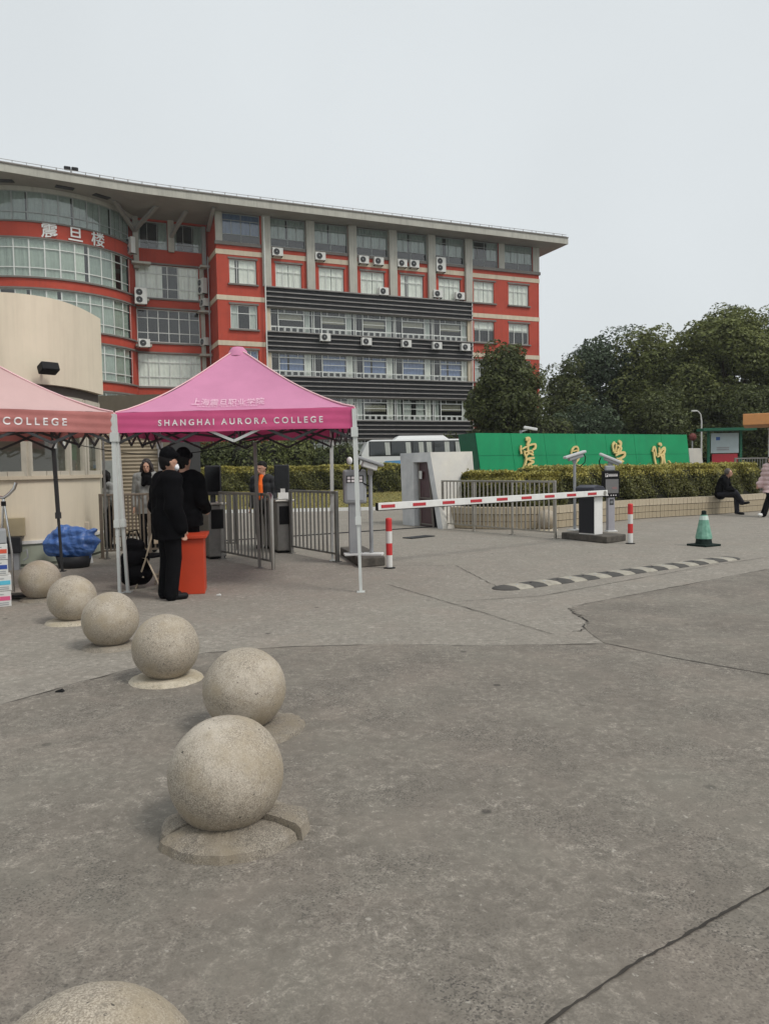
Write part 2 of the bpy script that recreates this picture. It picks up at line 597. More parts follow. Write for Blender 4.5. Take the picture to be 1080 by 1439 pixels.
def put(name, me, parent=None, loc=None, rot=None, bevel=0.0, label=None, cat=None, group=None, kind=None):
    o = bpy.data.objects.new(name, me)
    COL.objects.link(o)
    if parent is not None:
        o.parent = parent
    if loc is not None:
        o.location = loc
    if rot is not None:
        o.rotation_euler = (0, 0, rot) if isinstance(rot, (int, float)) else rot
    if bevel > 0:
        b = o.modifiers.new('bevel', 'BEVEL')
        b.width, b.segments, b.limit_method, b.angle_limit = bevel, 2, 'ANGLE', R(40)
    tag(o, label, cat, group, kind)
    return o


def tag(o, label=None, cat=None, group=None, kind=None):
    if label:
        o['label'] = label
    if cat:
        o['category'] = cat
    if group:
        o['group'] = group
    if kind:
        o['kind'] = kind
    return o


def thing(name, label, cat, loc=(0, 0, 0), rot=0.0, group=None):
    o = bpy.data.objects.new(name, None)
    COL.objects.link(o)
    o.empty_display_size = 0.2
    o.location = loc
    o.rotation_euler = (0, 0, rot)
    return tag(o, label, cat, group)


def copy_tree(o, parent=None, loc=None, rot=None, label=None):
    c = o.copy()
    COL.objects.link(c)
    if parent is not None:
        c.parent = parent
    if loc is not None:
        c.location = loc
    if rot is not None:
        c.rotation_euler = (0, 0, rot)
    if label:
        c['label'] = label
    for ch in [x for x in KIDS(o)]:
        copy_tree(ch, c)
    return c


def KIDS(o):
    return [x for x in COL.objects if x.parent == o]


def text_geo(body, size=1.0, bold=0.0, spacing=1.0, extrude=0.0):
    """vertices and faces of flat lettering in the XY plane, centred"""
    cu = bpy.data.curves.new('text', 'FONT')
    cu.body = body
    cu.size = size
    cu.space_character = spacing
    cu.offset = bold
    cu.align_x, cu.align_y = 'CENTER', 'CENTER'
    cu.extrude = extrude
    o = bpy.data.objects.new('text', cu)
    COL.objects.link(o)
    bpy.context.view_layer.update()
    dg = bpy.context.evaluated_depsgraph_get()
    ev = o.evaluated_get(dg)
    me = ev.to_mesh()
    vs = [tuple(v.co) for v in me.vertices]
    fs = [tuple(p.vertices) for p in me.polygons]
    ev.to_mesh_clear()
    bpy.data.objects.remove(o)
    bpy.data.curves.remove(cu)
    return vs, fs


def lettering(body, size, M, name='letter', parent=None, mapf=None, bold=0.0, spacing=1.0, extrude=0.0, label=None):
    """each character a mesh of its own"""
    vs, fs = text_geo(body, size, bold, spacing, extrude)
    par = list(range(len(vs)))

    def find(i):
        while par[i] != i:
            par[i] = par[par[i]]
            i = par[i]
        return i
    for f in fs:
        for q in f[1:]:
            par[find(q)] = find(f[0])
    comp = {}
    for f in fs:
        comp.setdefault(find(f[0]), []).append(f)
    items = []
    for k, ff in comp.items():
        xs = [vs[q][0] for f in ff for q in f]
        items.append([min(xs), max(xs), ff])
    items.sort(key=lambda t_: t_[0])
    groups = []
    tol = 0 if body.isascii() else size * .06
    for it in items:
        if groups and it[0] < groups[-1][1] + tol * (it[1] - groups[-1][0] < size * .98):
            groups[-1][1] = max(groups[-1][1], it[1])
            groups[-1][2] += it[2]
        else:
            groups.append(it)
    for x0_, x1_, ff in groups:
        ids = sorted(set(q for f in ff for q in f))
        mp_ = {q: n_ for n_, q in enumerate(ids)}
        b = MB().use(M)
        b.add([mapf(Vector(vs[q])) for q in ids], [tuple(mp_[q] for q in f) for f in ff])
        b.build(name, M, parent)


# ------------------------------------------------------------------ ground
G_UP = ground_mat('pale_concrete', (0.38, 0.345, 0.295), (0.46, 0.425, 0.37), 0.3, 0.8)
G_OLD = ground_mat('old_concrete', (0.285, 0.254, 0.214), (0.375, 0.338, 0.29), 0.9, 0.6)

gs = MB().use(G_UP)
gs.add([(-400, -30, 0), (400, -30, 0), (400, 900, 0), (-400, 900, 0)], [(0, 1, 2, 3)])
gs.build('ground', kind='structure')


def jitter_line(pts, step, amp, seed):
    rr = random.Random(seed)
    out = []
    for a, b in zip(pts[:-1], pts[1:]):
        a, b = Vector(a), Vector(b)
        n = max(1, int((b - a).length / step))
        d = (b - a).normalized()
        nrm = Vector((-d.y, d.x, 0))
        for i in range(n):
            p = a.lerp(b, i / n)
            if i:
                p += nrm * rr.uniform(-amp, amp)
            out.append(p)
    out.append(Vector(pts[-1]))
    return out


edge_px = [(0, 992), (90, 966), (165, 946), (290, 918), (400, 909), (560, 906), (660, 908), (760, 907), (850, 905), (832, 893), (822, 884), (826, 874), (808, 864), (799, 855), (880, 838), (980, 819), (1080, 800)]
edge = [atz(*p) for p in edge_px]
le = edge[0] + (edge[0] - edge[2]).normalized() * 14
re = edge[-1] + (edge[-1] - edge[-3]).normalized() * 30
outline = jitter_line([le] + edge + [re], 0.22, 0.018, 3)
poly = [(p.x, p.y, 0.004) for p in outline] + [(re.x + 3, -12, 0.004), (le.x - 3, -12, 0.004)]
bm = bmesh.new()
fv = [bm.verts.new(p) for p in poly]
bm.faces.new(fv)
bmesh.ops.triangulate(bm, faces=bm.faces[:])
for f in bm.faces:
    if f.normal.z < 0:
        f.normal_flip()
me = bpy.data.meshes.new('forecourt_pavement')
bm.to_mesh(me)
bm.free()
me.materials.append(G_OLD)
put('forecourt_pavement', me, kind='structure')

CRACKM = mat('crack_dirt', (0.04, 0.035, 0.03), 0.95, var=0.3, vscale=6)


def crack(name, pts, w, seed, amp=0.012, step=0.12, z=0.008):
    rr = random.Random(seed)
    ln = jitter_line(pts, step, amp, seed)
    b = MB().use(CRACKM)
    vs, fs = [], []
    for i, p in enumerate(ln):
        d = (ln[min(i + 1, len(ln) - 1)] - ln[max(i - 1, 0)]).normalized()
        nr = Vector((-d.y, d.x, 0))
        ww = w * rr.uniform(0.45, 1.25) / 2
        if i in (0, len(ln) - 1):
            ww *= 0.3
        vs += [(p.x + nr.x * ww, p.y + nr.y * ww, z), (p.x - nr.x * ww, p.y - nr.y * ww, z)]
    for i in range(len(ln) - 1):
        fs.append((2 * i, 2 * i + 1, 2 * i + 3, 2 * i + 2))
    b.add(vs, fs)
    return b.build(name, kind='structure')


jn = [atz(690, 1492), atz(775, 1436), atz(882, 1362), atz(965, 1315), atz(1080, 1250), atz(1300, 1132)]
crack('pavement_joint', jn, 0.0115, 5, amp=0.0028, step=.028)
crack('pavement_joint', [atz(850, 905), atz(960, 928), atz(1080, 949), atz(1300, 985)], 0.013, 6, 0.006)
crack('pavement_joint', [atz(560, 906), atz(660, 908), atz(760, 907), atz(850, 905)], 0.014, 7, 0.012)
crack('pavement_joint', [atz(1080, 800), atz(980, 819), atz(880, 838), atz(803, 853)], 0.012, 17, 0.006)
crack('pavement_crack', [atz(799, 855), atz(810, 864), atz(826, 874), atz(822, 884), atz(803, 889)], 0.016, 8, 0.035, 0.05)
crack('pavement_crack', [atz(0, 992), atz(90, 966), atz(165, 946), atz(290, 918), atz(420, 909), atz(560, 906)], 0.011, 9, 0.012)
crack('pavement_joint', [atz(640, 846), atz(760, 838), atz(880, 816), atz(1000, 795), atz(1080, 783)], 0.012, 10, 0.006)
crack('pavement_joint', [atz(545, 822), atz(640, 850), atz(780, 893)], 0.012, 11, 0.01)
crack('pavement_joint', [atz(530, 795), atz(640, 795), atz(700, 826)], 0.01, 12, 0.01)
# drain grate by the gate housing
b = MB().use(DKGREY)
g0, g1 = atz(572, 757), atz(604, 753.5)
b.bar(g0 + Vector((0, 0, 0.012)), g1 + Vector((0, 0, 0.012)), 0.3, 0.02)
b.build('drain_grate', label='dark drain cover in the road before the marble gate housing', cat='drain cover')
# sliding gate track
b = MB().use(DKGREY)
b.bar(Vector((1.6, 20.6, 0.012)), Vector((-6.5, 15.6, 0.012)), 0.06, 0.02)
b.build('gate_track', label='thin dark gate rail across the road from the marble housing', cat='rail')
# a bit of litter
for (px, py), lab in (((84, 973), 'small dark scrap lying on the pavement left of the stone balls'), ((307, 837), 'tiny crumpled scrap on the ground right of the red stand')):
    p = atz(px, py)
    b = MB().use(BLACKM if px < 100 else WHITECL)
    b.hexa([(-.03, -.015, 0), (.03, -.02, 0), (.035, .015, 0), (-.02, .02, 0)], [(-.02, -.012, .012), (.022, -.01, .025), (.02, .01, .02), (-.015, .012, .008)])
    b.build('litter_scrap', loc=p + Vector((0, 0, 0.005)), label=lab, cat='litter')

# ------------------------------------------------------------------ stone ball bollards
BALLS = [((-0.63, 1.50), 'stone ball at the bottom edge nearest the viewer, mostly cut off', 0),
         ((-0.716, 3.317), 'stone ball on a broken raised stone ring in the foreground', 1),
         ((-0.873, 4.626), 'stone ball right behind the one on the broken ring', 2),
         ((-1.682, 5.781), 'stone ball on a clean pale flat ring', 3),
         ((-2.51, 6.927), 'stone ball by the foot of the left white tent leg', 4),
         ((-3.349, 8.144), 'stone ball on a cracked pale ring before the blue bag', 5),
         ((-4.357, 9.633), 'shaded stone ball beside the stack of drink cartons', 6)]


def ball_mesh(seed):
    rr = np.random.default_rng(seed)
    b = MB().use(STONE)
    b.sphere((0, 0, 0), 0.25, 48)
    me = b.mesh('ball')
    n = len(me.vertices)
    co = np.empty(n * 3)
    me.vertices.foreach_get('co', co)
    co = co.reshape(-1, 3)
    k = rr.normal(0, 1, (10, 3)) * np.array([9, 9, 9])
    d = sum(np.sin(co @ kk * 1.6 + ph) for kk, ph in zip(k, rr.uniform(0, 6, 10))) * 0.0006
    co *= (1 + d / 0.25)[:, None]
    me.vertices.foreach_set('co', co.ravel())
    me.update()
    return me


for (x, y), lab, i in BALLS:
    t = thing('stone_ball_bollard', lab, 'bollard', (x, y, 0.0), 0, 'stone ball bollards in a row')
    put('ball', ball_mesh(20 + i), t, (0, 0, 0.252), (random.uniform(0, 3), random.uniform(0, 3), random.uniform(0, 3)))
    if i in (1, 2):
        arcs = [(R(-146), R(-23), 0.058, 0.318), (R(-21.8), R(10), 0.082, 0.335), (R(12), R(140), 0.03, 0.29), (R(-182), R(-147.5), 0.07, 0.30)]
        if i == 2:
            arcs = [(R(-60), R(40), 0.035, 0.35), (R(42), R(200), 0.02, 0.33), (R(202), R(298), 0.03, 0.34)]
        for a0, a1, h, ro in arcs:
            b = MB().use(RINGST)
            n = max(5, int((a1 - a0) / 0.11))
            vs, fs = [], []
            for k in range(n + 1):
                a = a0 + (a1 - a0) * k / n
                w = rng.uniform(-.008, .008)
                for r, z in ((0.13, 0.0), (0.13, h + .014), (0.22, h + .01), (ro - .025 + w, h * .92), (ro + w, h * .66), (ro + .010 + w, 0.0)):
                    zz = z + rng.uniform(-.004, .004) if z > 0 else z
                    vs.append((r * math.cos(a), r * math.sin(a), zz))
            for k in range(n):
                for q in range(5):
                    fs.append((k * 6 + q, (k + 1) * 6 + q, (k + 1) * 6 + q + 1, k * 6 + q + 1))
            fs.append(tuple(range(6)))
            fs.append(tuple(reversed(range(n * 6, n * 6 + 6))))
            b.add([(p[0], p[1], p[2]) for p in vs], [tuple(reversed(f)) for f in fs], False)
            b.build('ring_piece', RINGST, t, (.018 if i == 1 else 0, 0, 0))
    else:
        b = MB().use(RINGPALE if i in (3, 5) else RINGST)
        ro = 0.27 if i in (3, 5) else 0.24
        n = 40
        vs, fs = [], []
        for k in range(n):
            a = 2 * math.pi * k / n
            w = random.uniform(-.006, .006)
            for r, z in ((0.08, 0.035), (ro - .06, 0.034), (ro - .01 + w, 0.022), (ro + .008 + w, 0.0)):
                vs.append((r * math.cos(a), r * math.sin(a), z))
        for k in range(n):
            k2 = (k + 1) % n
            for q in range(3):
                fs.append((k * 4 + q, k * 4 + q + 1, k2 * 4 + q + 1, k2 * 4 + q))
        b.add(vs, fs)
        b.build('base_ring', None, t)

# ------------------------------------------------------------------ main building
PHI = R(23)
P0 = aty(516, 474, 64.7)
BU = Vector((math.cos(PHI), math.sin(PHI), 0))
BN = Vector((math.sin(PHI), -math.cos(PHI), 0))       # out of the facade, towards the gate
BLD = thing('college_building', 'six-storey red and cream college building with dark louvre bands and curved left end', 'building', (P0.x, P0.y, 0), PHI)


def bw(u, out, z):
    """world point from facade coordinates"""
    return Vector((P0.x, P0.y, 0)) + BU * u + BN * out + Vector((0, 0, z))


def wall_open(b, u0, u1, z0, z1, ops, y=0.0, dep=0.22):
    """front skin of a wall at local y with openings (ua, ub, za, zb) and their reveals"""
    us = sorted(set([u0, u1] + [o[0] for o in ops] + [o[1] for o in ops]))
    zs = sorted(set([z0, z1] + [o[2] for o in ops] + [o[3] for o in ops]))
    for ua, ub in zip(us[:-1], us[1:]):
        for za, zb in zip(zs[:-1], zs[1:]):
            cu_, cz = (ua + ub) / 2, (za + zb) / 2
            if any(o[0] < cu_ < o[1] and o[2] < cz < o[3] for o in ops):
                continue
            b.add([(ua, y, za), (ub, y, za), (ub, y, zb), (ua, y, zb)], [(0, 1, 2, 3)])
    for ua, ub, za, zb in ops:
        b.add([(ua, y, za), (ub, y, za), (ub, y, zb), (ua, y, zb), (ua, y + dep, za), (ub, y + dep, za), (ub, y + dep, zb), (ua, y + dep, zb)],
              [(0, 4, 5, 1), (1, 5, 6, 2), (2, 6, 7, 3), (3, 7, 4, 0)])
    return b


ST = 3.47
FL = [16.10 - ST * k for k in range(5)]      # window sill heights of the small windows, downwards
# ---- corner bay and right section walls
small_ops_l = [(-11.38, -9.22, z, z + 1.88) for z in FL]
small_ops_r = [(10.18, 12.24, z, z + 1.86) for z in FL] + [(13.74, 15.92, z, z + 1.86) for z in FL]
top_l = (-11.85, -8.88, 19.26, 21.45)
b = wall_open(MB().use(RED), -12.35, -8.45, 0, 21.45, small_ops_l + [top_l])
b.add([(-12.35, 0, 0), (-12.35, 0, 21.45), (-12.35, 3.6, 21.45), (-12.35, 3.6, 0)], [(0, 1, 2, 3)])
b.build('wall', None, BLD)
top_r = [(9.95, 12.73, 19.26, 21.45), (13.33, 16.34, 19.26, 21.45)]
b = wall_open(MB().use(RED), 9.6, 17.0, 0, 21.45, small_ops_r + top_r)
b.add([(17.0, 0, 0), (17.0, 14, 0), (17.0, 14, 21.45), (17.0, 0, 21.45)], [(0, 1, 2, 3)])
b.build('wall', None, BLD)
# ---- middle wall above the louvres
BAYS = [-8.45 + 3.61 * k for k in range(6)]
mid_small = [(BAYS[k] + 0.72, BAYS[k] + 2.88, 16.06, 17.95) for k in range(5)]
mid_top = [(BAYS[k] + 0.33, BAYS[k] + 3.28, 19.2, 21.45) for k in range(5)]
wall_open(MB().use(RED), -8.45, 9.6, 15.6, 21.45, mid_small + mid_top).build('wall', None, BLD)
# cream string courses
for z in (18.27, 14.8, 11.33, 7.86, 4.39, 0.9):
    hh = 0.37
    MB().use(CREAM).bx(-12.40, -8.50, -0.03, 0.1, z, z + hh).build('cream_band', None, BLD)
    MB().use(CREAM).bx(-12.402, -12.32, 0.12, 3.6, z, z + hh).build('cream_band', None, BLD)
    MB().use(CREAM).bx(9.96, 17.03, -0.03, 0.1, z, z + hh).build('cream_band', None, BLD)
for k in range(5):
    MB().use(CREAM).bx(BAYS[k] + 0.34, BAYS[k] + 3.27, -0.03, 0.1, 18.3, 18.68).build('cream_band', None, BLD)
# grey sill courses under the top windows
MB().use(GREYTRIM).bx(-12.45, -8.85, -0.14, 0.1, 18.98, 19.24).build('sill_course', None, BLD)
MB().use(GREYTRIM).bx(9.93, 17.1, -0.14, 0.1, 18.98, 19.24).build('sill_course', None, BLD)
for k in range(5):
    MB().use(GREYTRIM).bx(BAYS[k] + 0.35, BAYS[k] + 3.26, -0.10, 0.1, 19.0, 19.22).build('sill_course', None, BLD)
# pilasters
pil = MB().use(CONC).bx(-0.33, 0.33, -0.28, 0.15, 16.05, 21.449).mesh('pilaster')
for k in range(6):
    put('pilaster', pil, BLD, (BAYS[k], 0, 0))
MB().use(CONC).bx(-12.36, -11.86, -0.05, 0.15, 19.25, 21.448).build('pilaster', None, BLD)
MB().use(CONC).bx(12.74, 13.32, -0.10, 0.15, 19.25, 21.448).build('pilaster', None, BLD)
MB().use(CONC).bx(16.35, 17.02, -0.05, 0.15, 19.25, 21.448).build('pilaster', None, BLD)
for u, w in ((-8.4, .34), (9.72, .36)):
    MB().use(CREAM).bx(u - w / 2, u + w / 2, -0.02, 0.2, 0, 14.55).build('corner_post', None, BLD)
# building core so that rooms are dark and closed
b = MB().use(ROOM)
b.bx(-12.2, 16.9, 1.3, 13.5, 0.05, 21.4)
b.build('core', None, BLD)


# ---- windows
def curtain_mesh(w, h, M, seed, gap=(0.5, 0.5), amp=0.022):
    """two hanging curtains, folds as real waves; gap is the open part (from, to) of the width"""
    rr = random.Random(seed)
    b = MB().use(M)
    for a, c in ((0, gap[0]), (gap[1], 1)):
        if c - a < 0.02:
            continue
        n = max(6, int((c - a) * w / 0.055))
        ph = rr.uniform(0, 6)
        vs, fs = [], []
        for i in range(n + 1):
            x = (a + (c - a) * i / n) * w
            y = amp * math.sin(x * 21 + ph + 0.8 * math.sin(x * 5 + ph))
            vs += [(x, y, 0), (x, y, h)]
        fs = [(2 * i, 2 * i + 2, 2 * i + 3, 2 * i + 1) for i in range(n)]
        b.add(vs, fs, True)
    return b.mesh('curtain')


def frame_mesh(w, h, xs, zs, t=0.05, d=0.06, M=ALU, outer=0.06):
    b = MB().use(M)
    b.bx(0, outer, 0, d, 0, h).bx(w - outer, w, 0, d, 0, h).bx(outer, w - outer, 0, d, 0, outer).bx(outer, w - outer, 0, d, h - outer, h)
    for x in xs:
        b.bx(x - t / 2, x + t / 2, 0.004, d - 0.004, outer, h - outer)
    for z in zs:
        b.bx(outer, w - outer, -0.003, d - 0.008, z - t / 2, z + t / 2)
    return b.mesh('frame')


_pm = {}


def pane_mesh(w, h, M):
    k = (round(w, 3), round(h, 3), M.name)
    if k not in _pm:
        _pm[k] = MB().use(M).bx(0, w, 0, 0.006, 0, h).mesh('pane')
    return _pm[k]


def window(parent, loc, w, h, xs, zs, fmesh, cm, paneM=PANE, cy=0.085, rot=None, dark=None):
    f = put('window', fmesh, parent, loc, rot)
    X, Z = [0] + list(xs) + [w], [0] + list(zs) + [h]
    for xa, xb in zip(X[:-1], X[1:]):
        for za, zb in zip(Z[:-1], Z[1:]):
            put('pane', pane_mesh(xb - xa - 0.05, zb - za - 0.05, paneM), f, (xa + 0.025, 0.03, za + 0.025))
    if cm is not None:
        put('curtain', cm, f, (0, cy, 0))
    return f


sw, sh = 2.10, 1.86
fm_small = frame_mesh(sw, sh, (0.6, 1.52), (1.22,))
sill_small = MB().use(GREYTRIM).bx(-0.12, sw + 0.16, -0.16, 0.05, -0.12, 0.0).mesh('sill')
hood_small = MB().use(GREYTRIM).bx(-0.1, sw + 0.14, -0.06, 0.03, 0, 0.14).mesh('lintel')
curtains_s = [curtain_mesh(sw, sh, CURT, 1, (0.22, 0.36)), curtain_mesh(sw, sh, CURT, 2, (0.5, 0.52)), curtain_mesh(sw, sh, CURTG, 3, (0.3, 0.75)),
              curtain_mesh(sw, sh, CURTB, 4, (0.0, 0.35)), curtain_mesh(sw, sh * .42, CURT, 5, (0.5, 0.5))]


def small_window(u, z, cidx):
    w_ = window(BLD, (u + 0.01, 0.12, z + 0.01), sw, sh, (0.6, 1.52), (1.22,), fm_small, None if cidx is None else curtains_s[cidx])
    if cidx == 4:
        for ch in KIDS(w_):
            if ch.name.startswith('curtain'):
                ch.location.z = sh * .58
    put('sill', sill_small, BLD, (u, 0, z))
    put('lintel', hood_small, BLD, (u, 0, z + 1.88))


for i, z in enumerate(FL):
    small_window(-11.38, z, [0, 2, 3, 1, 2][i])
    small_window(10.18, z, [1, 4, 2, 1, 2][i])
    small_window(13.76, z, [1, 4, 2, 1, 2][i])
for k in range(5):
    small_window(BAYS[k] + 0.74, 16.07, [1, 1, 1, 0, 2][k] if k != 4 else 1)
# top floor windows
for u0_, u1_, ci in [(-11.85, -8.88, 0)] + [(BAYS[k] + .33, BAYS[k] + 3.28, k + 1) for k in range(5)] + [(9.95, 12.73, 6), (13.33, 16.34, 7)]:
    w, h = u1_ - u0_ - 0.02, 2.18
    fm = frame_mesh(w, h, (w * 0.5,), (0.62,), 0.045, 0.06, ALUDARK)
    cm = curtain_mesh(w, h - .65, CURTG if ci not in (0,) else CURTB, 30 + ci, [(0.5, 0.5), (0.45, 0.5), (0.42, 0.46), (0.5, 0.52), (0.4, 0.45), (0.3, 0.42), (0.15, 0.6), (0.5, 0.5)][ci])
    f = window(BLD, (u0_ + 0.01, 0.12, 19.26), w, h, (w * 0.5,), (0.62,), fm, None, PANEDK)
    put('curtain', cm, f, (0, 0.09, 0.65))
    MB().use(ALUDARK).bx(w * .25 - .02, w * .25 + .02, 0.0, 0.05, .64, h - .5).bx(w * .75 - .02, w * .75 + .02, 0.0, 0.05, .64, h - .5).bx(0.06, w - .06, -0.002, .045, h - .52, h - .47).build('mullion', None, f)

# ---- louvre bands and ribbon windows
slat = MB()
slat.use(LOUV).bx(-8.55, 9.88, -0.16, 0.2, 0.0, 0.30)
slat.use(LOUVLIP).bx(-8.57, 9.9, -0.30, -0.163, -0.075, 0.005)
slat = slat.mesh('louvre')
BT = [16.0 - ST * k for k in range(5)]
for zt in BT:
    for k in range(4):
        put('louvre', slat, BLD, (0, 0, zt - 0.33 - 0.37 * k))
    MB().use(LOUVLIP).bx(-8.6, 9.93, -0.34, 0.2, zt - 0.035, zt + 0.05).build('coping', None, BLD)
    MB().use(GREYTRIM).bx(-8.5, 9.8, -0.2, 0.2, zt - 1.60, zt - 1.46).build('sill_course', None, BLD)
    MB().use(GREYTRIM).bx(-8.5, 9.8, -0.12, 0.3, zt - 3.55, zt - 3.42).build('sill_course', None, BLD) if zt > 4 else None
rw, rh = 3.6, 1.86
rib = MB().use(ALU)
rib.bx(0, rw, 0, .06, rh - .06, rh).bx(0, rw, 0, .06, 0, .05).bx(0, rw, 0.0, .055, .42, .48)
for x in (0.0, 0.63, 2.74, 3.45):
    rib.bx(x, x + .06, -.004, .06, .04, rh)
for x in (1.16, 2.2):
    rib.bx(x, x + .04, 0, .05, 1.52, rh)
rib.bx(.64, 2.78, -.006, .055, 1.45, 1.53).bx(.64, 2.78, 0.002, .05, .98, 1.02)
for x in (1.15, 1.68, 2.21):
    rib.bx(x, x + .06, -.002, .055, .04, .44)
for x in (0.03, .66, 1.21, 1.74, 2.27, 2.8):
    rib.bx(x + .03, x + .06, -.012, .0, .05, .42).bx(x + .4, x + .43, -.012, .0, .05, .42).bx(x + .06, x + .4, -.012, 0, .05, .09).bx(x + .06, x + .4, -.012, 0, .37, .41)
rib.bx(0, .62, 0, .05, 1.47, 1.51).bx(2.8, rw, 0, .05, 1.47, 1.51)
rib = rib.mesh('frame')
lowg = MB().use(PANE)
for xa, xb in ((.06, .63), (.69, 1.15), (1.21, 1.68), (1.74, 2.21), (2.27, 2.74), (2.8, 3.45)):
    lowg.bx(xa, xb, .03, .036, .05, .42)
for xa, xb in ((.06, .63), (.69, 1.16), (1.2, 2.2), (2.24, 2.74), (2.8, 3.45)):
    lowg.bx(xa, xb, .03, .036, 1.53, rh - .06)
lowg = lowg.mesh('glazing')
rcurt = {'b': [curtain_mesh(1.9, 1.3, CURTB, 50, (.5, .5)), curtain_mesh(1.9, 1.3, CURTB, 51, (.3, .4))],
         'w': [curtain_mesh(1.9, 1.6, CURT, 52, (.5, .5)), curtain_mesh(1.9, 1.6, CURTG, 53, (.35, .6))],
         'd': [curtain_mesh(1.9, 0.55, mat('drab_blind', (0.28, 0.26, 0.2), .9), 54, (.5, .5), .008)]}
pcurt = curtain_mesh(0.55, 1.8, CURT, 55, (.5, .5), .03)
pcurt2 = curtain_mesh(0.42, 1.8, CURTG, 56, (.5, .5), .03)
FLOORC = [['d', 'd', 'd', 'd', 'd'], ['b', 'b', 'b', 'b', 'b'], ['w', 'd', 'd', 'w', 'd'], ['w', 'w', 'd', 'w', 'd']]
for fi, zt in enumerate(BT[:4]):
    zb = zt - 3.42
    for k in range(5):
        x0 = -8.2 + 3.6 * k - 0.02
        f = put('window', rib, BLD, (x0, 0.10, zb))
        put('glazing', lowg, f, (0, 0, 0), kind='stuff')
        for (xa, xb, za, zb2) in ((.06, .63, .48, 1.45), (.69, 2.74, .48, .98), (.69, 2.74, 1.02, 1.45), (2.8, 3.45, .48, 1.45)):
            put('pane', pane_mesh(xb - xa, zb2 - za, PANE), f, (xa, 0.03, za))
        ck = FLOORC[fi][k]
        cms = rcurt[ck]
        put('curtain', cms[(k + fi) % len(cms)], f, (.78, .16, {'b': .42, 'w': .1, 'd': 1.0 - .12 * (k % 3)}[ck]))
        put('curtain', pcurt if fi else pcurt2, f, (2.82 if fi else 2.9, .18, .04))
        if fi > 1:
            put('curtain', pcurt2, f, (.1, .18, .04))
# ground floor glazing, mostly hidden
MB().use(ALUDARK).bx(-8.2, 9.5, 0.02, 0.08, 0.1, 2.0).build('shopfront', None, BLD)

# drain pipes
MB().use(ALU).tube([(-8.66, -0.36, 21.3), (-8.66, -0.36, 0.2)], 0.055, 8).build('drainpipe', None, BLD)
MB().use(ALU).tube([(9.88, -0.2, 16.3), (9.88, -0.2, 0.2)], 0.05, 8).build('drainpipe', None, BLD)
MB().use(GREYP).tube([(-12.55, 2.4, 18.6), (-12.55, 2.4, 0.2)], 0.05, 8).build('drainpipe', None, BLD)

# ---- recess between corner and drum
RY = 3.6
rec_ops = [(-18.0, -13.1, z, z + 2.6) for z in (15.35, 11.88, 8.41, 4.94)] + [(-17.75, -15.45, 19.15, 21.3), (-14.95, -12.75, 19.15, 21.3)]
b = wall_open(MB().use(RED), -18.4, -12.35, 0, 21.45, rec_ops, RY)
b.build('wall', None, BLD)
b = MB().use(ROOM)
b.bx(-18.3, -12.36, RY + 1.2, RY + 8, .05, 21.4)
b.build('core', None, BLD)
MB().use(CONC).bx(-15.43, -14.97, RY - .25, RY + .1, 19.0, 21.447).build('pilaster', None, BLD)
MB().use(CONC).bx(-18.1, -17.7, RY - .4, RY + .1, 17.5, 21.447).build('pilaster', None, BLD)
MB().use(CONC).bx(-13.05, -12.75, RY - .35, RY + .1, 4, 18.0).build('pilaster', None, BLD)
MB().use(ALUDARK).bx(-12.8, -12.5, RY - .3, RY - .02, 18.2, 21.2).build('downpipe_casing', None, BLD)
rw2, rh2 = 4.86, 2.56
xs2 = [rw2 * k / 6 for k in range(1, 6)]
fm_rec = frame_mesh(rw2, rh2, xs2, (0.75, 1.9), .06)
for zi, z in enumerate((15.35, 11.88, 8.41, 4.94)):
    cm = curtain_mesh(rw2, rh2, CURT, 70 + zi, [(.42, .68), (.0, 1.0), (.5, .5), (.5, .5)][zi]) if zi != 1 else None
    window(BLD, (-17.98, RY + .1, z + .02), rw2, rh2, xs2 if zi < 2 else [xs2[1], xs2[3]], (0.75, 1.9) if zi < 2 else (1.9,), fm_rec, cm, PANE)
for z in (17.95, 15.22, 14.48, 11.75, 11.0, 8.28, 7.5):
    MB().use(GREYTRIM).bx(-18.0, -13.06, RY - .12, RY + .02, z, z + .13).build('sill_course', None, BLD)
for ua, ub in ((-17.75, -15.45), (-14.95, -12.75)):
    w = ub - ua - .02
    fm = frame_mesh(w, 2.12, (w * .33, w * .66), (.5,), .04, .05, ALUDARK)
    window(BLD, (ua + .01, RY + .1, 19.16), w, 2.12, (w * .33, w * .66), (.5,), fm, curtain_mesh(w, 2.1, CURTG, int(-ua), (.1, .7)), PANEDK)
for (ua, ub, z) in ((-18.3, -16.9, 17.88), (-18.2, -17.1, 15.05), (-18.2, -17.0, 11.55), (-13.3, -12.36, 14.45), (-13.3, -12.36, 11.0), (-13.1, -12.36, 18.0)):
    MB().use(CONC).bx(ua, ub, RY - 1.0, RY - .13, z - .16, z).build('ledge', None, BLD)

# ---- curved drum on the left
DC, DR = (-24.7, 6.85), 7.5


def dp(th, z, r=DR):
    return (DC[0] + r * math.sin(th), DC[1] - r * math.cos(th), z)


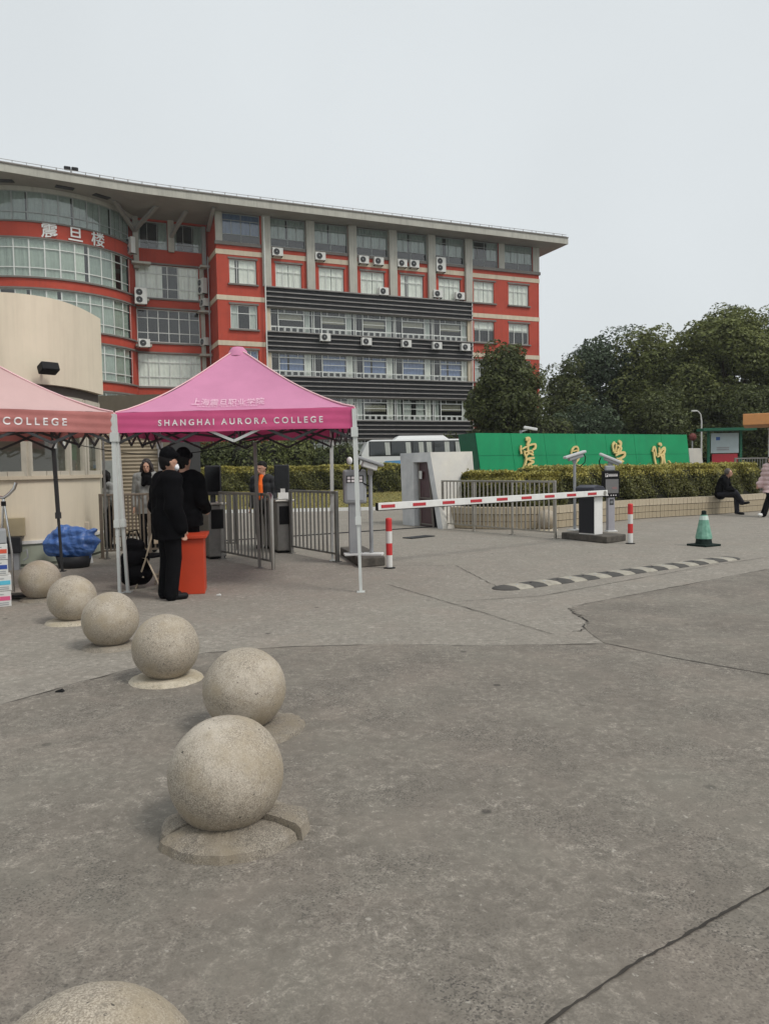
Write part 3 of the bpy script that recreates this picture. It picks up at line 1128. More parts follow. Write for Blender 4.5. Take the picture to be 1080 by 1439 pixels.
def drum_band(z0, z1, r, M, name, t=0.25, a0=R(-70), a1=R(61), n=60):
    b = MB().use(M)
    vs, fs = [], []
    for i in range(n + 1):
        a = a0 + (a1 - a0) * i / n
        vs += [dp(a, z0, r), dp(a, z1, r), dp(a, z1, r - t), dp(a, z0, r - t)]
    for i in range(n):
        for q in range(4):
            fs.append((i * 4 + q, (i + 1) * 4 + q, (i + 1) * 4 + (q + 1) % 4, i * 4 + (q + 1) % 4))
    b.add(vs, fs)
    fs2 = [(0, 1, 2, 3), tuple(n * 4 + q for q in (3, 2, 1, 0))]
    o = len(b.v) - len(vs)
    for f in fs2:
        b.f.append(tuple(o + q for q in f))
        b.m.append(b.cur)
        b.sm.append(False)
    return b.build(name, None, BLD)


drum_band(18.05, 19.05, DR, RED, 'wall')
zsill = [15.35, 11.88, 8.41, 4.94]
for z in zsill:
    drum_band(z - .74, z - .12, DR, RED, 'wall')
    drum_band(z - .12, z, DR + .12, GREYTRIM, 'sill_course', .3)
    drum_band(z - .86, z - .74, DR + .1, GREYTRIM, 'sill_course', .3)
drum_band(17.95, 18.05, DR + .1, GREYTRIM, 'sill_course', .3)
drum_band(19.05, 19.16, DR + .1, GREYTRIM, 'sill_course', .3)
drum_band(0, 4.08, DR, RED, 'wall')
drum_band(21.15, 21.44, DR + .08, CONC, 'ring_beam', .4)
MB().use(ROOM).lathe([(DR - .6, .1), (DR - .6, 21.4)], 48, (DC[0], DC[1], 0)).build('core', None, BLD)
# red pier closing the drum to the recess
for (za, zb) in ((0, 18.0),):
    b = MB().use(RED)
    vs = []
    A = [dp(R(54.8), 0, DR - .02), dp(R(61), 0, DR - .02), dp(R(61), 0, DR - .35), dp(R(54.8), 0, DR - .35)]
    b.prism([(p[0], p[1]) for p in reversed(A)], za, zb)
    b.build('pier', None, BLD)
for th_ in (54.4,):
    MB().use(ROOM).bar(dp(R(th_), .1, DR - .34), dp(R(th_), 19, DR - .34), .64, .04, Vector((math.cos(R(th_)), math.sin(R(th_)), 0))).build('dark_divider', None, BLD)  # added dark plate, hides the red pier behind the end windows
DTH = R(7.65)
dth0 = R(2.3)
wdr = 2 * DR * math.sin(DTH / 2)


def drum_window(k, z, h, zs, M, paneM, cm, ths):
    a = dth0 + DTH * k + DTH / 2
    p = dp(a, z, DR * math.cos(DTH / 2) - .02)
    key = ('d', h, tuple(zs), M.name)
    if key not in _pm:
        _pm[key] = frame_mesh(wdr, h, (), zs, .06, .07, M, .045)
    off = Vector((-wdr / 2 * math.cos(a), -wdr / 2 * math.sin(a), 0))
    f = put('window', _pm[key], BLD, Vector(p) + off, a)
    put('pane', pane_mesh(wdr - .08, h - .08, paneM), f, (.04, .035, .04))
    if cm is not None:
        put('curtain', cm, f, (0, .1, 0))
    b = None
    return f


cd = [curtain_mesh(wdr, 2.56, mat('drum_curtain', (.58, .59, .55), .9, var=.12, vscale=2), 80, (.5, .5)), curtain_mesh(wdr, 2.56, CURT, 81, (.72, 1.0)), curtain_mesh(wdr, 2.56, CURTG, 82, (.5, .5)),
      curtain_mesh(wdr, 2.56, CURT, 83, (.4, 1.0)), curtain_mesh(wdr, 2.1, CURTG, 84, (.5, .5)), curtain_mesh(wdr, 2.1, CURTG, 85, (.85, 1.0))]
for zi, z in enumerate(zsill):
    for k in range(-6, 7):
        if zi == 0:
            c_ = {2: cd[1], 3: cd[2], 4: cd[2], 5: cd[3], 6: cd[2]}.get(k, cd[0])
        elif zi == 1:
            c_ = {-3: None, -2: cd[1], 0: cd[1]}.get(k, cd[0])
        else:
            c_ = cd[0]
        drum_window(k, z, 2.6, (.62, 1.98), ALU, PANEDR, c_, None)
for k in range(-6, 7):
    drum_window(k, 19.16, 2.0, (.58,), ALUDARK, PANEDK, [cd[4], cd[5], cd[4]][k % 3], None)


# ---- name in white characters on the drum
def dmap(u0_, z0_):
    def f(v):
        a = R(u0_) + v.x / (DR + .05)
        return dp(a, z0_ + v.y, DR + .03 + max(0, v.z) + .03)
    return f


for ch, deg in (('震', 5.0), ('旦', 18.2), ('楼', 31.0)):
    lettering(ch, 1.12, WHITEP, 'sign_character', BLD, dmap(deg, 18.52), 0.012, 1.0, 0.03)

# ---- roof with deep curved eave
eav0 = [(-36, -4.2), (-32, -3.7), (-29.5, -3.4), (-26.9, -3.05), (-22.5, -2.5), (-17.8, -2.0), (-12.8, -1.9), (-8, -1.9), (0, -1.9), (9, -1.9), (18.85, -1.9)]
eav = []
for i_ in range(len(eav0) - 1):
    q0, q1, q2, q3 = [Vector(eav0[max(0, min(len(eav0) - 1, i_ + k))]) for k in (-1, 0, 1, 2)]
    for k in range(5):
        tq = k / 5
        q = 0.5 * ((2 * q1) + (q2 - q0) * tq + (2 * q0 - 5 * q1 + 4 * q2 - q3) * tq * tq + (3 * q1 - q0 - 3 * q2 + q3) * tq ** 3)
        eav.append((q.x, q.y))
eav.append(eav0[-1])
back = [(18.85, 14), (eav[0][0], 18)]
rp = eav + back
b = MB().use(CONC)
n = len(rp)
vs = [(p[0], p[1], 21.45) for p in rp] + [(p[0], p[1], 21.98) for p in rp]
b.add(vs, [(i, (i + 1) % n, n + (i + 1) % n, n + i) for i in range(n)])
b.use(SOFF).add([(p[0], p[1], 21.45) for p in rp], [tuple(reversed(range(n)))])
b.use(CONC).add([(p[0], p[1], 21.98) for p in rp], [tuple(range(n))])
b.build('roof', None, BLD)
# metal coping strip and low safety mesh on the roof edge
b = MB().use(GREYTRIM)
for p, q in zip(eav[:-1], eav[1:]):
    b.bar((p[0], p[1] + .04, 22.02), (q[0], q[1] + .04, 22.02), .22, .075)
b.build('roof_coping', None, BLD)
b = MB().use(STEELD)
for p, q in zip(eav[:-1], eav[1:]):
    P_, Q_ = Vector((p[0], p[1] + .25, 22.02)), Vector((q[0], q[1] + .25, 22.02))
    L_ = (Q_ - P_).length
    for z in (.16, .32):
        b.bar(P_ + Vector((0, 0, z)), Q_ + Vector((0, 0, z)), .03)
    for i in range(int(L_ / .9) + 1):
        x = P_.lerp(Q_, min(1, i * .9 / L_))
        b.bar(x, x + Vector((0, 0, .34)), .035)
b.build('roof_rail', None, BLD)
# eave brackets by the recess and drum
for (a, c) in (((-18.0, RY - .5, 20.3), (-16.6, .3, 21.44)), ((-18.0, RY - .5, 20.3), (-19.6, .1, 21.44)), ((-15.2, RY - .2, 20.2), (-14.4, .6, 21.44)), ((-12.5, 2.2, 20.6), (-12.6, -.9, 21.44))):
    MB().use(SOFF).bar(a, c, .26, .24).build('bracket', None, BLD)
# flat dark boxes under the eave
for th in (-14, 12, 30):
    p = dp(R(th), 21.42, DR + .9)
    MB().use(DKGREY).box(p, (1.2, .5, .05), R(th)).build('soffit_box', None, BLD)

# ---- air conditioners
def ac_unit(double=False):
    w, h, d = (0.86, 0.62, 0.34) if not double else (0.9, 1.22, 0.36)
    t = thing('air_conditioner', 'ac', 'air conditioner', (0, 0, -40), PHI, 'air conditioner units on the college building')
    MB().use(ACW).bx(-w / 2, w / 2, -d, 0, 0, h).build('casing', None, t, bevel=0.02)
    for zc in ((h / 2,) if not double else (h * .27, h * .73)):
        b = MB().use(BLACKM)
        fx = -w / 2 + .33
        b.lathe([(0.0, 0), (.235, 0), (.235, .012), (0, .012)], 20)
        b.v = [(fx + v[0], -d - v[2], zc + v[1]) for v in b.v]
        g = b.build('fan_grille', None, t)
        b = MB().use(ACW if random.random() < .5 else GREYP)
        b.lathe([(0.06, 0), (.06, .02), (0, .02)], 12)
        b.v = [(fx + v[0], -d - .012 - v[2], zc + v[1]) for v in b.v]
        b.build('fan_hub', None, g)
        b = MB().use(GREYP)
        for rr_ in (.13, .19, .24):
            b.tube([(fx + rr_ * math.cos(a * math.pi / 8), -d - .02, zc + rr_ * math.sin(a * math.pi / 8)) for a in range(17)], .008, 4, False)
        b.build('fan_guard', None, g)
    b = MB().use(BLACKM)
    b.bx(-w / 2 + .05, -w / 2 + .1, -d - .02, .12, -.06, -.003).bx(w / 2 - .1, w / 2 - .05, -d - .02, .12, -.06, -.003)
    b.build('bracket', None, t)
    return t


ac1, ac2 = ac_unit(), ac_unit(True)
ACS = [(390, 354, 0, .0, 'air conditioner under the leftmost top-floor window between the pilasters', 0),
       (450, 360, 0, .0, 'lone air conditioner above the second curtained window from the corner bay', 0),
       (511, 365, 0, .0, 'left air conditioner of the pair above the middle curtained window', 0),
       (532, 367, 0, .0, 'right air conditioner of the pair above the middle curtained window', 0),
       (565, 370, 0, .0, 'left air conditioner of the pair under the fourth top-floor bay', 0),
       (582, 371, 0, .0, 'right air conditioner of the pair under the fourth top-floor bay', 0),
       (619, 372, 1, .0, 'tall twin-fan air conditioner above the fifth curtained window, beside peeling band', 0),
       (539, 409.5, 0, .05, 'air conditioner on the top louvre ledge below the middle pair', 0),
       (615, 413, 0, .05, 'left of the two air conditioners on the top louvre ledge at its right end', 0),
       (646, 416, 0, .05, 'rightmost air conditioner on the top louvre ledge, against the last tall pilaster', 0),
       (457, 474, 0, .32, 'leftmost air conditioner on the second dark louvre band', 0),
       (515, 480, 0, .32, 'second air conditioner from the left on the second dark louvre band', 0),
       (571, 483, 0, .32, 'third of five air conditioners along the second dark louvre band', 0),
       (614, 486, 0, .32, 'fourth of five air conditioners along the second dark louvre band', 0),
       (654, 488, 0, .32, 'air conditioner at the right end of the second louvre band beside the red wall', 0),
       (364, 537, 0, .0, 'air conditioner below the lowest visible corner window beside the white drainpipe', 0),
       (198, 416, 1, -2.7, 'twin-fan air conditioner between the curved end and the recessed curtained window', 0),
       (203, 482, 0, -2.7, 'air conditioner at the lower left of the dark recessed window', 0),
       (187, 345, 1, -2.6, 'narrow side-on air conditioner high beside the curved end, under the roof', 1.2),
       (288, 402, 1, -3.3, 'upper side-on air conditioner in the slot beside the red corner', 1.25),
       (290, 425, 0, -3.3, 'small side-on air conditioner below another in the slot beside the red corner', 1.25),
       (291, 480, 0, -3.3, 'lowest side-on air conditioner in the slot just above the tent peak', 1.25)]


def fac(px, py, out):
    d = ray(px, py)
    O = Vector((0, 0, CAM_H))
    t = ((P0 + BN * out - O).dot(BN)) / d.dot(BN)
    return O + d * t


for i, (px, py, dbl, out, lab, turn) in enumerate(ACS):
    src = ac2 if dbl else ac1
    q = fac(px, py, out + .3)
    h = 1.22 if dbl else .62
    o = copy_tree(src, None, (q.x - BN.x * .25, q.y - BN.y * .25, q.z - h / 2), PHI - turn, lab)
for s_ in (ac1, ac2):
    for ch in KIDS(s_):
        for g in KIDS(ch):
            bpy.data.objects.remove(g)
        bpy.data.objects.remove(ch)
    bpy.data.objects.remove(s_)

# flood lamp on the roof edge
q = atz(98, 246, 21.98)
t = thing('floodlight', 'dark twin floodlight standing on the roof edge above the white characters', 'floodlight', (q.x, q.y + .3, 22.0), PHI)
MB().use(DKGREY).tube([(0, 0, 0), (0, 0, .45)], .05, 6).build('post', None, t)
for sx in (-.24, .24):
    MB().use(DKGREY).box((sx, -.05, .5), (.44, .3, .26), 0, Matrix.Rotation(.3, 3, 'X')).build('lamp_head', None, t, bevel=.06)
# ------------------------------------------------------------------ guardhouse on the left
# plan of the curved wall, from the left out of frame round to the back right
GP = [(-11.0, 12.3), (-8.0, 12.72), (-6.6, 12.92), (-6.15, 13.05), (-5.85, 13.3), (-5.68, 13.65), (-5.6, 14.1), (-5.58, 14.6), (-5.6, 15.2)]
GH = thing('guardhouse', 'beige gate lodge with a tall blank curved parapet over a window band', 'lodge', (-7.0, 14.5, 0))
go = Vector((-7.0, 14.5, 0))


def offset_path(pts, d):
    out = []
    for i, p in enumerate(pts):
        a, b_ = Vector(pts[max(i - 1, 0)]), Vector(pts[min(i + 1, len(pts) - 1)])
        t = (b_ - a).normalized()
        out.append((p[0] + t.y * d, p[1] - t.x * d))
    return out


def path_wall(pts, z0, z1, th, M, name, parent, org, out=0.0, smooth=True):
    o_ = offset_path(pts, out)
    i_ = offset_path(pts, out - th)
    b = MB().use(M)
    n = len(pts)
    vs = []
    for p, q in zip(o_, i_):
        vs += [(p[0] - org.x, p[1] - org.y, z0), (p[0] - org.x, p[1] - org.y, z1), (q[0] - org.x, q[1] - org.y, z1), (q[0] - org.x, q[1] - org.y, z0)]
    fs = []
    for i in range(n - 1):
        for k in range(4):
            fs.append((i * 4 + k, (i + 1) * 4 + k, (i + 1) * 4 + (k + 1) % 4, i * 4 + (k + 1) % 4))
    fs += [(0, 1, 2, 3), tuple((n - 1) * 4 + k for k in (3, 2, 1, 0))]
    b.add(vs, fs, False)
    return b.build(name, None, parent)


def smooth_path(pts, n):
    P = [Vector((p[0], p[1])) for p in pts]
    out = []
    for i in range(len(P) - 1):
        p0, p1, p2, p3 = P[max(i - 1, 0)], P[i], P[i + 1], P[min(i + 2, len(P) - 1)]
        for k in range(n):
            t = k / n
            q = 0.5 * ((2 * p1) + (p2 - p0) * t + (2 * p0 - 5 * p1 + 4 * p2 - p3) * t * t + (3 * p1 - p0 - 3 * p2 + p3) * t ** 3)
            out.append((q.x, q.y))
    out.append((P[-1].x, P[-1].y))
    return out


GPS = smooth_path(GP, 4)
path_wall(GPS, 0.0, 0.42, 0.25, mat('pale_green_plinth', (0.33, 0.36, 0.29), .6, var=.1, vscale=2), 'plinth', GH, go, .0)
path_wall(GPS, 0.42, 1.5, 0.25, BEIGE, 'wall', GH, go, .0)
path_wall(GPS, 0.40, 0.455, 0.05, WHITEP, 'skirting', GH, go, .03)
path_wall(GPS, 1.5, 1.56, 0.34, CREAM, 'sill', GH, go, .05)
path_wall(GPS, 3.12, 4.6, 0.3, BEIGE, 'parapet', GH, go, .12)
path_wall(GPS, 2.96, 3.12, 0.3, mat('brown_fascia', (0.075, 0.06, 0.05), .7), 'fascia', GH, go, .02)
b = MB().use(ROOM)
b.prism([(p[0] - go.x, p[1] - go.y) for p in GPS] + [(-11 - go.x, 17 - go.y)][:0] + [(-5.6 - go.x, 15.2 - go.y), (-11 - go.x, 15.2 - go.y)], 2.95, 3.11)
b.prism([(p[0] - go.x, p[1] - go.y) for p in GPS] + [(-5.6 - go.x, 15.2 - go.y), (-11 - go.x, 15.2 - go.y)], 0.02, 0.06)
b.build('slabs', None, GH)
MB().use(mat('lodge_inner_wall', (0.3, 0.28, 0.22), .9)).bx(-11 - go.x, -5.62 - go.x, 15.2 - go.y, 15.35 - go.y, 0, 3.0).build('back_wall', None, GH)
# windows: frames as posts and rails following the curve
frM = mat('lodge_frame', (0.5, 0.46, 0.38), .5, var=.08)


def on_path(pts, s):
    L_ = 0
    for a, c in zip(pts[:-1], pts[1:]):
        d = math.dist(a, c)
        if L_ + d >= s:
            t = (s - L_) / d
            return (a[0] + (c[0] - a[0]) * t, a[1] + (c[1] - a[1]) * t), math.atan2(c[1] - a[1], c[0] - a[0])
        L_ += d
    return pts[-1], math.atan2(pts[-1][1] - pts[-2][1], pts[-1][0] - pts[-2][0])


def path_s(pts, px):
    """distance along the path where the sight line at column px meets it"""
    best, L_, bs = 1e9, 0, 0
    for a, c in zip(pts[:-1], pts[1:]):
        for k in range(20):
            t = k / 20
            x, y = a[0] + (c[0] - a[0]) * t, a[1] + (c[1] - a[1]) * t
            u = 540 + FPX * x / y
            if abs(u - px) < best:
                best, bs = abs(u - px), L_ + t * math.dist(a, c)
        L_ += math.dist(a, c)
    return bs


WS = [path_s(GPS, -160), path_s(GPS, -60), path_s(GPS, 38), path_s(GPS, 44), path_s(GPS, 120), path_s(GPS, 131)]
TOT = sum(math.dist(a, c) for a, c in zip(GPS[:-1], GPS[1:]))
for sa, sb in ((WS[0], WS[1]), (WS[1], WS[2]), (WS[3], WS[4]), (WS[4] + .12, TOT - .05)):
    f = MB().use(frM)
    g = MB().use(PANE)
    n = max(1, int((sb - sa) / .25))
    pts = [on_path(GPS, sa + (sb - sa) * k / n)[0] for k in range(n + 1)]
    P3 = lambda p, z: (p[0] - go.x, p[1] - go.y, z)
    for p, q in zip(pts[:-1], pts[1:]):
        for z in (1.6, 2.55, 2.92):
            f.bar(P3(p, z), P3(q, z), .07, .08)
        g.add([P3(p, 1.62), P3(q, 1.62), P3(q, 2.95), P3(p, 2.95)], [(0, 1, 2, 3)])
    for p in (pts[0], pts[-1], pts[len(pts) // 2])[:2 if sb - sa < 1.3 else 3]:
        f.bar(P3(p, 1.56), P3(p, 2.95), .09, .08)
    fo = f.build('window', None, GH)
    g.build('pane', None, fo)
paper = on_path(GPS, path_s(GPS, 98))
MB().use(WHITEP).box((paper[0][0] - go.x - .02, paper[0][1] - go.y + .05, 2.25), (.24, .006, .42), paper[1]).build('notice', None, GH)
# lamp on the parapet
q, a = on_path(GPS, path_s(GPS, 64))
t = thing('floodlight', 'small black floodlight bolted to the beige curved parapet', 'floodlight', (q[0] + .1, q[1] - .12, 3.28), a)
MB().use(BLACKM).bar((0, .0, .02), (0, -.16, .06), .04).build('arm', None, t)
MB().use(BLACKM).box((0, -.22, .08), (.3, .2, .15), 0, Matrix.Rotation(-.4, 3, 'X')).build('lamp_head', None, t, bevel=.02)
# boxes fixed to the lodge wall
q, a = on_path(GPS, path_s(GPS, 20))
tag(MB().use(mat('meter_box', (0.42, 0.35, 0.22), .6, var=.1)).bx(-.17, .17, -.12, 0, .55, .86).build('meter_box', None, None, (q[0], q[1] - .02, 0), a, .01), 'plain beige meter box on the lodge wall above the black crate', 'meter box')
t = thing('black_crate', 'black crate under the beige meter box by the lodge wall', 'crate', (q[0] - .12, q[1] - .24, 0), a)
MB().use(DKGREY).bx(-.3, .3, -.16, .16, .28, .55).build('body', None, t, bevel=.015)
MB().use(GREYP).bx(-.26, .26, -.12, .12, 0, .279).build('base', None, t)
b = MB().use(GREYP)
b.tube([(.33, -.1, .3), (.38, -.1, .34), (.4, -.1, .2), (.33, -.1, .15)], .015, 6)
b.build('hook', None, t)

# ------------------------------------------------------------------ roller shutter shed behind
SHW = 1.02
SH = thing('shutter_shed', 'low shed with a wide buff roller shutter behind the picket fence', 'shed', (-6.6, 19.2, 0), R(-4))
for k in range(34):
    b = MB()
    if k == 0:
        b.use(SHUTTER).hexa([(-3.2, -.01, 0), (SHW, -.01, 0), (SHW, .04, 0), (-3.2, .04, 0)], [(-3.2, -.035, .045), (SHW, -.035, .045), (SHW, .04, .045), (-3.2, .04, .045)])
        b.hexa([(-3.2, -.035, .045), (SHW, -.035, .045), (SHW, .04, .045), (-3.2, .04, .045)], [(-3.2, -.01, .088), (SHW, -.01, .088), (SHW, .04, .088), (-3.2, .04, .088)])
        slm = b.mesh('slat')
    put('slat', slm, SH, (0, 0, .05 + k * .09))
MB().use(mat('shed_frame', (.13, .11, .08), .8, var=.1)).bx(-3.5, -3.2, -.1, .5, 0, 3.3).bx(SHW + .01, SHW + .12, -.1, .5, 0, 3.3).bx(-3.5, SHW + .12, -.12, .5, 3.12, 3.5).build('frame', None, SH)
MB().use(ROOM).bx(-3.5, SHW + .12, .5, 3, 0, 3.5).build('body', None, SH)
MB().use(mat('shed_door', (0.3, 0.31, 0.29), .5, var=.1)).bx(-.55, .05, -.14, -.05, 0.02, 1.9).build('cabinet_door', None, SH)

# ------------------------------------------------------------------ tents
def tent(name, label, FLc, FRc, BRc, BLc, ze, zp, zv, roofM, valM, front_text=None, roof_text=None, shaded_legs=(), group='canopy tents'):
    C4 = [Vector((*FLc, 0)), Vector((*FRc, 0)), Vector((*BRc, 0)), Vector((*BLc, 0))]
    cen = sum(C4, Vector()) / 4
    t = thing(name, label, 'canopy tent', (cen.x, cen.y, 0), 0, group)

    def surf(e, s, tt):
        """edge e, position s along it, tt from the eave up to the peak"""
        a, c = C4[e], C4[(e + 1) % 4]
        p = a.lerp(c, s)
        q = p.lerp(cen, tt)
        f = tt ** 1.32
        sag = 4 * s * (1 - s) * 0.09 * math.sin(math.pi * min(1, tt * 1.05))
        z = ze + (zp - ze) * f - sag
        if tt > .9:
            z = ze + (zp - ze) * (0.9 ** 1.32 + (f - .9 ** 1.32) * .75) - sag
        z += .006 * math.sin(s * 23 + tt * 9) * (1 - tt)
        return Vector((q.x - cen.x, q.y - cen.y, z))
    b = MB().use(roofM)
    NS, NT = 14, 14
    for e in range(4):
        vs = [surf(e, i / NS, j / NT) for j in range(NT + 1) for i in range(NS + 1)]
        fs = []
        for j in range(NT):
            for i in range(NS):
                k = j * (NS + 1) + i
                fs.append((k, k + 1, k + NS + 2, k + NS + 1))
        b.add(vs, fs, True)
    can = b.build('canopy', None, t)
    b = MB().use(roofM)
    zt_ = surf(0, .5, 1).z
    b.lathe([(0.16, -.1), (.13, -.02), (.08, .035), (0, .05)], 16, (0, 0, zt_))
    b.build('peak_cap', None, can)

    def val(e, s, z):
        a, c = C4[e], C4[(e + 1) % 4]
        p = a.lerp(c, s) - cen
        d = (c - a).normalized()
        nr = Vector((d.y, -d.x, 0))
        low = (ze - z) / (ze - zv)
        w = .006 * math.sin(s * 17 + e * 2 + 3 * z) * low + .006 * math.sin(z * 60 + s * 7 + e) * (1 if valM is FADEV else .5)
        return Vector((p.x, p.y, z)) + nr * (.012 + w), nr
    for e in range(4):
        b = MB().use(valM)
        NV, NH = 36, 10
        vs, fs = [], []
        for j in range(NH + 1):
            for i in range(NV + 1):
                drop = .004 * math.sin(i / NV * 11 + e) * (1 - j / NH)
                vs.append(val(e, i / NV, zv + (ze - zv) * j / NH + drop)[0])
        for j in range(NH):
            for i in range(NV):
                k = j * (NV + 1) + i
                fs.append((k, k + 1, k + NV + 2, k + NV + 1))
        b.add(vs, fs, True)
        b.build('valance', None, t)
        # piping on the hip and the corner
        b = MB().use(PIPING)
        b.tube([surf(e, 0, k / 12) + Vector((0, 0, .008)) for k in range(13)], .011, 5)
        b.tube([val(e, 0.0, zv - .005)[0], val(e, 0.0, ze)[0]], .012, 5)
        b.build('piping', None, t)
    if front_text:
        body, size, s_mid, z_mid, spacing = front_text
        L_ = (C4[1] - C4[0]).length

        def mp(v):
            p, nr = val(0, s_mid + v.x / L_, z_mid + v.y)
            return p + nr * .006
        lettering(body, size, PRINT, 'letter', t, mp, size * .02, spacing)
    for body, size, s_mid, t_mid, spacing in (roof_text or []):
        L_ = (C4[1] - C4[0]).length
        H_ = .85

        def mp(v):
            tt = t_mid + v.y / H_
            s = .5 + (s_mid - .5 + v.x / L_) / (1 - tt)
            return surf(0, s, tt) + Vector((0, -.008, .014))
        lettering(body, size, FAINT, 'letter', t, mp, 0.0, spacing)
    # legs
    lean = 0.06
    for i, p in enumerate(C4):
        M = TENTDK if i in shaded_legs else TENTLEG  # these legs are coloured dark for the shadow under the tent
        top = p - cen
        d = top.normalized()
        foot = top + (LEGFIX.get((name, i), Vector((0, 0, 0))))
        b = MB().use(M)
        b.bar(foot.lerp(top, .42) + Vector((0, 0, .9)), top + Vector((0, 0, ze - .02)), .055)
        b.bar(foot, foot.lerp(top, .47) + Vector((0, 0, 1.0)), .038)
        lg = b.build('leg', None, t)
        MB().use(M).box(foot + Vector((0, 0, .006)), (.1, .1, .012)).build('foot_plate', None, lg)
        MB().use(M).box(foot.lerp(top, .43) + Vector((0, 0, .92)), (.072, .072, .1)).build('clamp', None, lg)
        MB().use(TENTLEG).box(top + Vector((0, 0, zv - .05)), (.085, .085, .12)).build('bracket', None, lg)
    # scissor trusses
    for e in range(4):
        a, c = C4[e] - cen, C4[(e + 1) % 4] - cen
        z0, z1 = zv - .13, ze - .06
        for k in range(4):
            p, q = a.lerp(c, k / 4), a.lerp(c, (k + 1) / 4)
            za, zb = (z0, z1)
            for zz, zw in ((za, zb), (zb, za)):
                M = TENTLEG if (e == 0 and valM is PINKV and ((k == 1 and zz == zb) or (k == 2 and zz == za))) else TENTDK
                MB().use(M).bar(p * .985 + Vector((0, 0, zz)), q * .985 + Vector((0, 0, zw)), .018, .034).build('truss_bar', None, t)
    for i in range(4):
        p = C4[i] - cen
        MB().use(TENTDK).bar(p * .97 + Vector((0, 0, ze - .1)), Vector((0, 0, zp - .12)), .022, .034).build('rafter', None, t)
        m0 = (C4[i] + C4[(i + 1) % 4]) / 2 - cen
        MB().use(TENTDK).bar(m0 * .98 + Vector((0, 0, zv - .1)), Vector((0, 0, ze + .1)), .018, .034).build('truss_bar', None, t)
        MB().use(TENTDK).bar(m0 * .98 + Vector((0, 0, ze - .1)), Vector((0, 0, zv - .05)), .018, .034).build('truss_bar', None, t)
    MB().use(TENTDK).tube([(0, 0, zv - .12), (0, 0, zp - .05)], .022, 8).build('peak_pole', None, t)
    return t, surf


fl, fr_, br_ = atz(180, 832), atz(507, 832), atz(467, 788)
bl_ = (-3.84, 13.25)
# eave corners sit a little off the feet because the tents lean
tfl, tfr = aty(163, 605, 10.05), aty(498, 605, 9.78)
tbr = aty(466, 618, 13.2)
LEGFIX = {('pink_tent', 0): Vector((fl.x - tfl.x, fl.y - tfl.y, 0)), ('pink_tent', 1): Vector((fr_.x - tfr.x, fr_.y - tfr.y, 0)), ('pink_tent', 2): Vector((br_.x - tbr.x, br_.y - tbr.y, 0))}
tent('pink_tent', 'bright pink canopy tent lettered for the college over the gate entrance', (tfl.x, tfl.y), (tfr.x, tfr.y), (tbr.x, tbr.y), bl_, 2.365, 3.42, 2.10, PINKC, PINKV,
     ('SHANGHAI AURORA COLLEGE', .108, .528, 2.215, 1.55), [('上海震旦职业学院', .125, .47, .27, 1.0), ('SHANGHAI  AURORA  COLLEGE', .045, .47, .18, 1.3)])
# the left tent stands turned towards the lodge
a0 = Vector((tfl.x - .02, tfl.y - .02))
d1 = Vector((-.78, -.625))
d2 = Vector((-.625, .78))
lfl, lbr, lbl = a0 + d1 * 3, a0 + d2 * 2.75, a0 + d1 * 3 + d2 * 2.75
dk = atz(88, 803)
LEGFIX[('faded_tent', 2)] = Vector((dk.x - lbr.x, dk.y - lbr.y, 0))
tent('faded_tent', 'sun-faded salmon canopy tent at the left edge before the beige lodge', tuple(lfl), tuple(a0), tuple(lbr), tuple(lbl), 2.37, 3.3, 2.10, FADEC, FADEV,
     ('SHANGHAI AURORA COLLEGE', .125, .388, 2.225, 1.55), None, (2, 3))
# spare leg seen in the middle of the pink tent
p = atz(365, 798)
tp = aty(358, 622, p.y)
t = thing('tent_prop', 'slim grey prop pole in front of the railing between the turnstiles', 'pole', (p.x, p.y, 0))
MB().use(STEELD).bar((0, 0, 0), (tp.x - p.x, 0, tp.z), .05).build('pole', None, t)
MB().use(STEELD).box((0, 0, .006), (.11, .11, .012)).build('foot_plate', None, t)

t = thing('slim_pole', 'slim pale pole by the lodge corner at the left end of the picket railing', 'pole', (-5.12, 14.1, 0))
MB().use(STEELD).tube([(0, 0, 0), (0, 0, 2.25)], .022, 8).build('pole', None, t)
MB().use(STEELD).box((0, 0, .006), (.1, .1, .012)).build('foot_plate', None, t)
# ------------------------------------------------------------------ railings
def railing(name, label, a, b_, h, posts, npick, M, low=.12, group='steel railings', postw=.042, pick=.016, mid=None, round_end=None):
    a, b_ = Vector((a[0], a[1], 0)), Vector((b_[0], b_[1], 0))
    t = thing(name, label, 'railing', a, 0, group)
    D = b_ - a
    rot = math.atan2(D.y, D.x)
    Lg = D.length
    t.rotation_euler = (0, 0, rot)
    bm_ = MB().use(M)
    MB().use(M).bx(0, Lg, -.022, .022, h - .045, h).build('top_rail', None, t, bevel=.006)
    MB().use(M).bx(0, Lg, -.016, .016, low, low + .032).build('bottom_rail', None, t)
    if mid:
        MB().use(M).bx(0, Lg, -.012, .012, mid, mid + .024).build('middle_rail', None, t)
    for s in posts:
        x = s * Lg
        MB().use(M).bx(x - postw / 2, x + postw / 2, -postw / 2, postw / 2, 0, h + .002).build('post', None, t, bevel=.005)
        MB().use(M).bx(x - .06, x + .06, -.06, .06, 0, .012).build('base_plate', None, t)
    pm = MB().use(M).tube([(0, 0, low + .03), (0, 0, h - .04)], pick, 6, False).mesh('bar')
    for k in range(npick):
        x = (k + .5) / npick * Lg
        if all(abs(x - s * Lg) > .04 for s in posts):
            put('bar', pm, t, (x, 0, 0))
    return t


